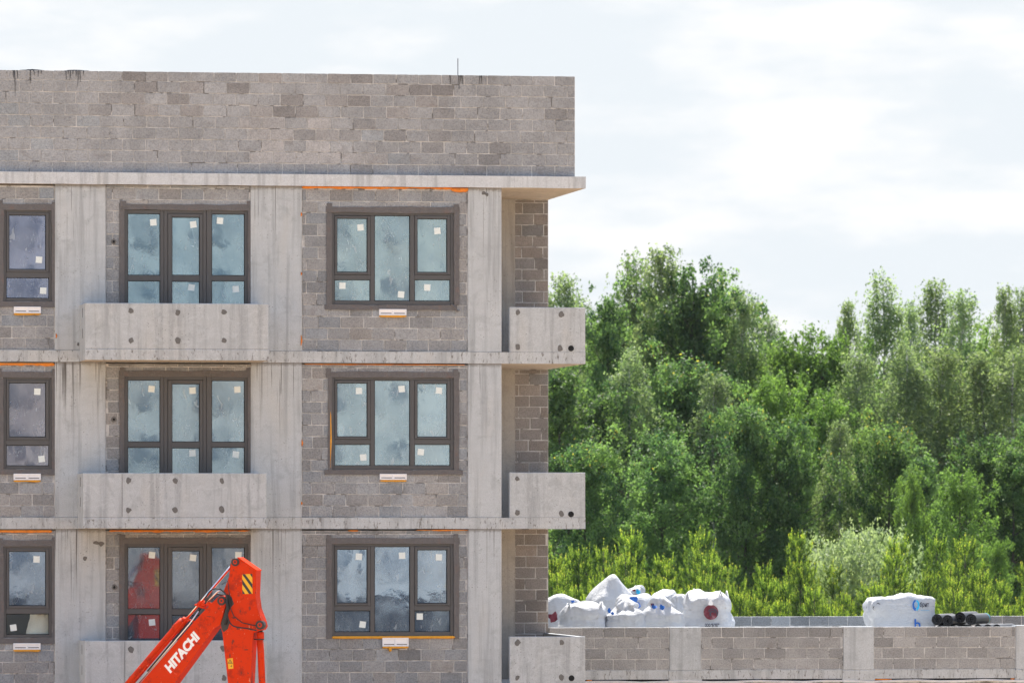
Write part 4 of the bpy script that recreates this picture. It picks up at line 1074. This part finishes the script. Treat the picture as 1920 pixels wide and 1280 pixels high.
# ------------------------------------------------------------------ trees
def mat_leaf(name, c0, c1, tip, trans=.45, gloss=.38, hue=.2):
    b = NB(name)
    at_ = b.n('Attribute', attribute_name='tint').outputs['Fac']
    rnd = b.n('ObjectInfo').outputs['Random']
    c = b.mix(b.ramp(at_, .0, .85), c0, c1); c = b.mix(b.ramp(at_, .93, 1.0), c, tip)
    c = b.scale(c, b.math('ADD', b.math('MULTIPLY', rnd, hue*2), 1 - hue)); c = b.mix(b.math('MULTIPLY', b.math('FRACT', b.math('MULTIPLY', rnd, 7.3)), .5), c, b.mix(1.0, c, (1.22, 1.06, .85), 'MULTIPLY'))
    pr_ = b.pr(c, gloss+.17, spec=.22)
    tl = b.n('BsdfTranslucent'); b.set(tl.inputs[0], b.mix(1.0, c, (1.3, 1.45, .8), 'MULTIPLY'))
    return b.done(b.mixsh(trans, pr_, tl.outputs[0]))
M['leaf_birch'] = mat_leaf('birch_leaf', (.11, .17, .095), (.25, .31, .18), (.34, .40, .24), .52)
M['leaf_broad'] = mat_leaf('broad_leaf', (.040, .095, .048), (.175, .27, .105), (.40, .34, .08), .52)
M['leaf_light'] = mat_leaf('light_leaf', (.11, .19, .055), (.20, .31, .090), (.28, .38, .10), .52)
M['leaf_pale'] = mat_leaf('pale_leaf', (.24, .31, .17), (.42, .48, .32), (.55, .58, .42), .4, .3)
M['needle'] = mat_leaf('pine_needle', (.055, .105, .028), (.33, .43, .075), (.54, .53, .12), .45, .5)
b = NB('bark'); p = b.obj()
M['bark'] = b.done(b.pr(b.mix(b.noise(b.mapv(p, (6, 6, 1.5)), 3, 4), (.05, .042, .035), (.13, .115, .10)), .9, b.bump(b.noise(p, 12, 4), .6, .03), spec=.1))
b = NB('birch_bark'); p = b.obj()
M['birch_bark'] = b.done(b.pr(b.mix(b.ramp(b.noise(b.mapv(p, (2, 2, 7)), 2, 3), .52, .62), (.55, .54, .50), (.08, .07, .065)), .8, spec=.2))

def quads(name, V, tint, mat):
    n = len(V); k = V.shape[1]
    me = bpy.data.meshes.new(name)
    me.vertices.add(n*k); me.vertices.foreach_set('co', V.astype(np.float32).ravel())
    me.loops.add(n*k); me.loops.foreach_set('vertex_index', np.arange(n*k, dtype=np.int32))
    me.polygons.add(n); me.polygons.foreach_set('loop_start', np.arange(0, n*k, k, dtype=np.int32))
    a_ = me.attributes.new('tint', 'FLOAT', 'FACE'); a_.data.foreach_set('value', tint.astype(np.float32))
    me.materials.append(mat); me.update(calc_edges=True); me.validate(); return me
def leaves(C, size, up=.35, out=None, asp=.6, droop=0.0, r=rng):
    """diamond leaves at the points C"""
    n = len(C); nrm = r.normal(size=(n, 3)); nrm[:, 2] += up*2
    if out is not None: nrm += out*.9
    nrm /= np.linalg.norm(nrm, axis=1, keepdims=True)
    a = r.normal(size=(n, 3)); a[:, 2] -= droop
    a -= nrm*np.sum(a*nrm, 1, keepdims=True); a /= np.linalg.norm(a, axis=1, keepdims=True)
    c = np.cross(nrm, a); s = (size*r.uniform(.65, 1.3, n))[:, None]
    return np.stack([C - a*s*.55, C + c*s*asp*.5 - a*s*.05, C + a*s*.55, C - c*s*asp*.5 - a*s*.05], 1)
def unit(n, r=rng):
    d = r.normal(size=(n, 3)); return d/np.linalg.norm(d, axis=1, keepdims=True)

def trunk_mesh(name, H, r0, limbs, mat, wob=.25, sd=0):
    m = MB(); pts, rd = [], []
    for k in range(9):
        t = k/8; pts.append((wob*mnoise.noise((t*2, sd, 0)), wob*mnoise.noise((t*2, sd, 9)), H*t)); rd.append(r0*(1-t*.88)*(1.25 if k == 0 else 1))
    m.tube(pts, rd, 8)
    for c in limbs:
        z = max(.15*H, min(.9*H, c[2] - .35*math.hypot(c[0], c[1]) - .3)); k = z/H*8; i = min(7, int(k)); f = k-i
        p0 = tuple(pts[i][j]*(1-f)+pts[i+1][j]*f for j in range(3)); rr = r0*(1-z/H*.88)*.45
        mid = ((p0[0]+c[0])/2, (p0[1]+c[1])/2, (p0[2]*.6+c[2]*.4))
        m.tube([p0, mid, tuple(c)], [rr, rr*.65, rr*.2], 5, caps=False)
    me = bpy.data.meshes.new(name); me.from_pydata(m.v, [], m.f); me.materials.append(mat)
    me.polygons.foreach_set('use_smooth', [True]*len(me.polygons)); me.update(); return me

def make_broad(sd, H=10.0, Rw=2.3, zb=.12, nl=44, npc=150, ls=.11, mat='leaf_broad', tip=.02, up=1.0):
    """limbs rise steeply from the stem; small ragged leaf sprays sit along each limb"""
    r = np.random.default_rng(sd); cs, tips = [], []
    for k in range(nl):
        t = (k + r.uniform(.1, .9))/nl; z0 = H*(zb + (.88-zb)*t); a = k*2.4 + r.uniform(-.6, .6)
        reach = Rw*(math.sin(math.pi*(.16 + .76*t))**.9)*(1 - .38*t)*r.uniform(.5, 1.25) + .12
        rise = (reach*r.uniform(.6, 1.6) + .05*H*t)*up
        tipv = np.array([reach*math.cos(a), reach*math.sin(a), min(z0 + rise, H*r.uniform(.90, 1.0))]); tips.append(tuple(tipv))
        for f in (.3, .5, .68, .84, 1.0):
            c = np.array([0, 0, z0])*(1-f) + tipv*f; c[2] -= .10*reach*math.sin(math.pi*f)
            for _ in range(2 if f > .4 else 1):
                cs.append((c + r.normal(size=3)*np.array([.28, .28, .26])*Rw/2.3, f))
    for q in range(6): cs.append((np.array([r.normal()*.2, r.normal()*.2, H*(.84 + .025*q)]), 1.0))
    V, T = [], []
    for c, f in cs:
        rc = r.uniform(.13, .42)*Rw/2.3*(1.15 - .45*c[2]/H)*(.7 if f > 1.05 else 1); n = int(npc*(rc/.3)**1.7)
        if r.uniform() < .10: continue
        d = r.normal(size=(n, 3))*.52; tilt = r.normal(size=2)*.5
        C = c + d*rc*np.array([1.05, 1.05, .85]); C[:, 2] -= (d[:, 0]*tilt[0] + d[:, 1]*tilt[1])*rc
        dn = d/(np.linalg.norm(d, axis=1, keepdims=True)+1e-6); dn[:, 2] += .4
        V.append(leaves(C, ls, .3, dn, .62, .5, r))
        tt_ = r.uniform(0, .40, n) + .52*r.uniform()
        tp = (C[:, 2] > .88*H) & (r.uniform(size=n) < tip*2.2); tt_[tp] = 1.0; T.append(np.clip(tt_, 0, 1))
    V = np.concatenate(V); T = np.concatenate(T)
    return quads('crown', V, T, M[mat]), trunk_mesh('trunk', H*.95, .13*H/10, tips, M['bark'], .25, sd)

def make_birch(sd, H=13.0, Rw=1.9, zb=.25, nb=210, ls=.088, mat='leaf_birch'):
    r = np.random.default_rng(sd); V, T, cs = [], [], []
    for _ in range(nb):
        t = r.uniform(0, 1)**.9; prof = Rw*(math.sin(math.pi*(.16+.8*t))**.85)*(1-.55*t) + .06
        a = r.uniform(0, 2*math.pi); q = prof*r.uniform(.2, 1.1)**.6*(1 + .5*mnoise.noise((math.cos(a)*1.2+sd, math.sin(a)*1.2, t*5)))
        cs.append((q*math.cos(a), q*math.sin(a), H*(zb+(1.0-zb)*t)))
    cs = np.array(cs)
    for c in cs:
        ns = int(r.integers(4, 11)); base = .40*r.uniform(); hi = c[2]/H
        n = int(50*(1.25-hi)); d = r.normal(size=(n, 3))*.5; C = c + d*np.array([.26, .26, .24])*(1.15-.5*hi)
        V.append(leaves(C, ls, .2, d, .62, .8, r)); T.append(r.uniform(0, .55, n) + base)
        for _ in range(ns):
            o_ = c + r.normal(size=3)*np.array([.22, .22, .2])*(1.2-.6*hi); L = r.uniform(.35, 1.6)*(1.1 - .6*hi); n = int(L*24)
            zz = -np.sort(r.uniform(0, L, n)); dr = r.normal(size=2)*.12
            C = o_ + np.stack([dr[0]*-zz + r.normal(0, .03, n), dr[1]*-zz + r.normal(0, .03, n), zz], 1)
            V.append(leaves(C, ls, .0, None, .5, 1.8, r)); T.append(r.uniform(0, .55, n) + base)
    V = np.concatenate(V); T = np.clip(np.concatenate(T), 0, .92)
    T[r.uniform(size=len(T)) < .01] = 1
    lm = [tuple(cs[i]) for i in r.choice(len(cs), 34, replace=False)]
    return quads('crown', V, T, M[mat]), trunk_mesh('trunk', H*.98, .12*H/13, lm, M['birch_bark'], .3, sd)

def make_pine(sd, H=5.5, Rw=1.05):
    """young pine: whorls of up-curving branches carrying upright shoots, darker old needles inside"""
    r = np.random.default_rng(sd); S, D, Ln, Tn, Wd = [], [], [], [], []; limbs = []
    z = .5
    while z < H - .3:
        t = z/H; k = int(r.integers(4, 7)); ph = r.uniform(0, 6.3)
        for j in range(k):
            a = ph + 2*math.pi*j/k + r.uniform(-.3, .3); bl = (Rw*(1-t)**.7 + .10)*r.uniform(.6, 1.2)
            p0 = np.array([0, 0, z]); tipv = np.array([bl*math.cos(a), bl*math.sin(a), bl*r.uniform(.6, 1.1)]); limbs.append(tuple(p0+tipv))
            for q in range(int(6 + bl*12)):
                f = r.uniform(.15, .9); pos = p0 + tipv*f + r.normal(size=3)*.06
                lean = np.array([math.cos(a)*.5, math.sin(a)*.5, .9]) + r.normal(size=3)*np.array([.35, .35, .2])
                S.append(pos); D.append(lean); Ln.append(r.uniform(.14, .26)); Tn.append(.02 + .40*f*r.uniform(.4, 1)); Wd.append(1.15)
            for q in range(int(r.integers(2, 5))):                 # this year's candles stand upright at the tip
                f = r.uniform(.78, 1.0); pos = p0 + tipv*f + r.normal(size=3)*.03
                S.append(pos); D.append(np.array([math.cos(a)*.14, math.sin(a)*.14, 1.]) + r.normal(size=3)*.08); Ln.append(r.uniform(.26, .50)*(1.1-.4*t)); Tn.append(.72 + .2*r.uniform()); Wd.append(.75)
        z += r.uniform(.26, .40)
    for q in range(5):
        a = r.uniform(0, 6.3); S.append(np.array([.05*math.cos(a), .05*math.sin(a), H-.34])); D.append(np.array([.18*math.cos(a), .18*math.sin(a), 1.])); Ln.append(r.uniform(.22, .36)); Tn.append(.85); Wd.append(.75)
    S.append(np.array([0, 0, H-.42])); D.append(np.array([0, 0, 1.])); Ln.append(.62); Tn.append(.9); Wd.append(.75)
    S, D, Ln, Tn, Wd = np.array(S), np.array(D), np.array(Ln), np.array(Tn), np.array(Wd)
    D /= np.linalg.norm(D, axis=1, keepdims=True)
    K = 28; n = len(S)
    f = r.uniform(0.03, 1, (n, K)); C = S[:, None] + D[:, None]*(Ln[:, None]*f)[:, :, None]
    rd = r.normal(size=(n, K, 3)); rd -= D[:, None]*np.sum(rd*D[:, None], 2, keepdims=True); rd /= np.linalg.norm(rd, axis=2, keepdims=True)
    nl = r.uniform(.040, .070, (n, K, 1))*Wd[:, None, None]; nd = rd*.55 + D[:, None]*.84
    wv = np.cross(nd, r.normal(size=(n, K, 3))); wv /= np.linalg.norm(wv, axis=2, keepdims=True); wv *= .0072
    V = np.stack([C - wv, C + wv, C + nd*nl], 2).reshape(-1, 3, 3)
    T = np.clip(Tn[:, None] + r.uniform(-.15, .10, (n, K)), 0, .93); T[(f > .86) & (Tn[:, None] > .84)] = .985
    return quads('needles', V, T.ravel(), M['needle']), trunk_mesh('trunk', H*.97, .055, limbs, M['bark'], .05, sd)

def plant(name, meshes, u, y, scale, label, cat, group, yaw=None, zs=1.0, part='crown'):
    x = X(u, y); t = thing(name, (x, y, 0), label, cat, group)
    t.rotation_euler = (0, 0, random.uniform(0, 6.28) if yaw is None else yaw); t.scale = (scale, scale, scale*zs)
    for me, nm in zip(meshes, (part, 'trunk')):
        o = bpy.data.objects.new(nm, me); COL.objects.link(o); o.parent = t
    return t
def place(name, meshes, H, u, vtop, y, label, cat, group, wide=1.0, part='crown'):
    h = Z(vtop, u, y); s = h/H
    if H < 12: s *= .965; wide *= 1.10
    return plant(name, meshes, u, y, s*wide, label, cat, group, zs=1/wide, part=part)

BIR = [make_birch(100+k, 13.0, (1.9, 1.6, 2.3, 1.8)[k], (.2, .25, .12, .2)[k]) for k in range(4)]
BRO = [make_broad(200+k, 10.0, (2.4, 2.0, 2.6, 2.2)[k], .08, (44, 42, 50, 46)[k], 150, .105, 'leaf_broad', (.003, .0, .012, .0)[k]) for k in range(4)]
LIG = [make_broad(300+k, 10.0, 2.0, .06, 46, 150, .10, 'leaf_light', .006) for k in range(2)]
PAL = make_broad(400, 4.0, 1.9, .05, 26, 150, .09, 'leaf_pale', .0)
PIN = [make_pine(500+k, 5.5, (.85, .75, .95, .8)[k]) for k in range(4)]

G1, G2, G3 = 'birches at the forest edge', 'leafy trees in the middle of the wood', 'young pines in front of the wood'
# back line: the skyline from left to right (column, top, depth, kind, width)
sky_line = [(1052, 512, 92, BIR[1], 13, 'birch with a thin top right beside the building edge', 1.0),
 (1092, 560, 98, BIR[0], 13, 'low birch in the dip between the building and the tall group', 1.0),
 (1143, 494, 90, BRO[1], 10, 'tall leafy tree at the left shoulder of the tall group', .55),
 (1192, 476, 96, BIR[0], 13, 'tall birch second from the left in the tall group', 1.05),
 (1240, 464, 94, BIR[3], 13, 'tall birch just left of the highest tree', 1.1),
 (1303, 456, 93, BRO[0], 10, 'highest tree of the wood, dark and broad, left of the gap in the skyline', .62),
 (1352, 505, 95, BRO[2], 10, 'dark tree on the right shoulder of the highest tree', .55),
 (1396, 548, 92, BIR[2], 13, 'birch dropping away right of the highest tree', 1.0),
 (1440, 590, 97, BIR[1], 13, 'birch at the left of the low stretch of skyline', 1.1),
 (1487, 578, 91, LIG[0], 10, 'bright green tree in the low stretch of skyline', .6),
 (1542, 578, 90, LIG[1], 10, 'bright green tree left of the pointed birch', .62),
 (1590, 566, 94, BIR[3], 13, 'birch at the left foot of the pointed birch', .8),
 (1655, 512, 92, BIR[0], 13, 'pointed birch rising alone right of the low skyline', 1.0),
 (1706, 566, 97, BIR[2], 13, 'birch in the notch right of the pointed birch', .8),
 (1754, 524, 92, BIR[1], 13, 'slender birch with an airy top, right of the notch', 1.0),
 (1806, 545, 90, BIR[2], 13, 'broad birch with pale hanging twigs, right of the slender one', 1.05),
 (1846, 566, 96, LIG[0], 10, 'bright green tree low between the right hand birches', .6),
 (1884, 538, 93, BIR[3], 13, 'airy birch second from the right edge', .8),
 (1918, 540, 94, BIR[1], 13, 'airy birch at the right edge of the picture', .8),
 (1965, 555, 93, BIR[0], 13, 'birch just beyond the right edge', 1.0), (1000, 560, 92, BIR[2], 13, 'birch hidden behind the building corner', 1.0)]
for u, v, y, me, H, lb, wd in sky_line: place('birch_tree' if me in BIR else 'leafy_tree', me, H, u, v, y, lb, 'tree', G1 if me in BIR else G2, wd)
# filling the depth of the wood behind
for k in range(26):
    u = 985 + k*41 + random.uniform(-10, 10); y = random.uniform(101, 122)
    sk = np.interp(u, [1000, 1052, 1092, 1143, 1240, 1303, 1352, 1415, 1487, 1560, 1655, 1706, 1754, 1846, 1920, 2020], [560, 530, 580, 510, 490, 480, 530, 590, 590, 590, 560, 600, 560, 590, 570, 570])
    me = (BRO + LIG)[k % 6]
    place('leafy_tree', me, 10, u, sk + random.uniform(25, 95), y, 'leafy tree deeper in the wood, glimpsed through gaps, %s from the left' % (['first','second','third','fourth','fifth','sixth','seventh','eighth','ninth','tenth','eleventh','twelfth','thirteenth','fourteenth','fifteenth','sixteenth','seventeenth','eighteenth','nineteenth','twentieth','twenty-first','twenty-second','twenty-third','twenty-fourth','twenty-fifth','twenty-sixth'][k]), 'tree', 'trees deeper in the wood', .75)
# middle line of round crowns
mid = [(1050, 640, 84, BRO[1], 'dark leafy tree between the upper and middle loggia', .8), (1118, 690, 85, BRO[0], 'leafy tree right of the middle loggia panel', .7),
 (1180, 650, 86, BIR[0], 'birch under the left shoulder of the tall group', 1.2), (1245, 785, 80, BRO[0], 'leafy tree with yellow tips, left of the dark hollow', .75), (1290, 640, 87, BRO[2], 'dark leafy tree under the highest tree', .7),
 (1340, 700, 85, BIR[2], 'birch with dull leaves, left of the orange tipped crown', 1.2), (1398, 725, 79, BRO[2], 'round crowned tree with orange tips, in the middle of the wood', .62), (1480, 758, 79, BRO[0], 'round crowned tree with orange tips, right neighbour of the central one', .62),
 (1440, 660, 86, LIG[1], 'light green tree under the low skyline', .6), (1545, 690, 85, LIG[0], 'light green tree under the bright skyline tree', .6), (1575, 790, 80, BIR[3], 'small birch with pale yellow green leaves in the middle of the wood', 1.1),
 (1612, 660, 86, BIR[2], 'birch with silvery leaves below the pointed birch', 1.2), (1665, 768, 79, BRO[2], 'dark round crowned tree with orange tips, right of the small birch', .62), (1700, 640, 86, BIR[0], 'birch with silvery hanging twigs, below the notch', 1.3),
 (1770, 650, 87, BIR[2], 'broad silvery birch below the slender one', 1.3), (1835, 660, 86, BIR[1], 'silvery birch left of the right edge', 1.4), (1730, 815, 77, BRO[1], 'dark tree right of the round crowned one', .7),
 (1835, 790, 80, BRO[0], 'dark leafy tree above the rounded light green bush', .7), (1895, 800, 79, BRO[1], 'dark leafy tree low at the right edge', .75), (1900, 650, 85, BIR[0], 'silvery birch at the right edge below the skyline', 1.3),
 (1100, 800, 78, BRO[2], 'dark leafy tree low beside the loggias', .7), 
 
 (1960, 760, 80, BRO[0], 'dark tree just beyond the right edge', .8), ]
for u, v, y, me, lb, wd in mid:
    H = 13 if me in BIR else 10
    place('birch_tree' if me in BIR else 'leafy_tree', me, H, u, v, y, lb, 'tree', G1 if me in BIR else G2, wd)
for u, v, y, lb, wd, me in ((1800, 850, 68, 'rounded light green bush tree right of centre in front of the dark wood', .62, LIG[1]), (1712, 850, 69, 'narrow light green young tree left of the rounded bush tree', .4, LIG[0]), (1868, 985, 64, 'small light green sapling between the right pines', .5, LIG[1])):
    place('bush_tree', me, 10, u, v, y, lb, 'tree', 'light green young trees', wd)
place('pale_bush', PAL, 4.0, 1590, 1004, 62, 'pale whitish green bush above the pines', 'bush', None, .5)
place('pale_bush', PAL, 4.0, 1652, 1004, 62.5, 'smaller pale bush touching the whitish one on its right', 'bush', None, .42)
# young pines in rows
tops = ([1000, 1040, 1075, 1110, 1150, 1200, 1250, 1300, 1340, 1390, 1440, 1500, 1560, 1620, 1680, 1740, 1800, 1860, 1920, 1980],
        [1000, 1000, 1000, 1030, 1005, 1015, 1000, 992, 1000, 1045, 1050, 1010, 1030, 1060, 1000, 1020, 1005, 1040, 1040, 1030])
cnt = 0
ords = ['first', 'second', 'third', 'fourth', 'fifth', 'sixth', 'seventh', 'eighth', 'ninth', 'tenth', 'eleventh', 'twelfth', 'thirteenth', 'fourteenth', 'fifteenth', 'sixteenth', 'seventeenth', 'eighteenth', 'nineteenth', 'twentieth', 'twenty-first', 'twenty-second', 'twenty-third', 'twenty-fourth', 'twenty-fifth', 'twenty-sixth']
for row, (y, du, dv, nm) in enumerate(((59, 62, 0, 'back'), (55, 50, 30, 'second'), (51, 50, 62, 'third'), (46, 52, 92, 'front'))):
    u = 1008 + row*17; k = 0
    while u < 1990:
        uu = u + random.uniform(-14, 14); v = float(np.interp(uu, *tops)) + dv + random.uniform(-22, 46)
        place('young_pine', PIN[(cnt*3 + row) % 4], 5.5, uu, v, y + random.uniform(-1.2, 1.2),
              'young yellow green pine, %s from the building in the %s row of pines' % (ords[k], nm), 'pine', G3, random.uniform(.85, 1.1), 'needles')
        u += du; cnt += 1; k += 1

# ------------------------------------------------------------------ thin summer air
hb = NB('thin_air'); hb.mat.node_tree.links.clear()
pv = hb.n('VolumePrincipled'); pv.inputs['Color'].default_value = (.86, .93, 1.0, 1); pv.inputs['Density'].default_value = .000045; pv.inputs['Anisotropy'].default_value = .0
hb.t.links.new(pv.outputs[0], hb.out.inputs['Volume'])
hz_o = MB().box(-140, 160, -255, 150, -1.0, 26.0).build('haze', hb.mat); tag(hz_o, 'faint pale summer haze in the air', 'haze', kind='stuff')
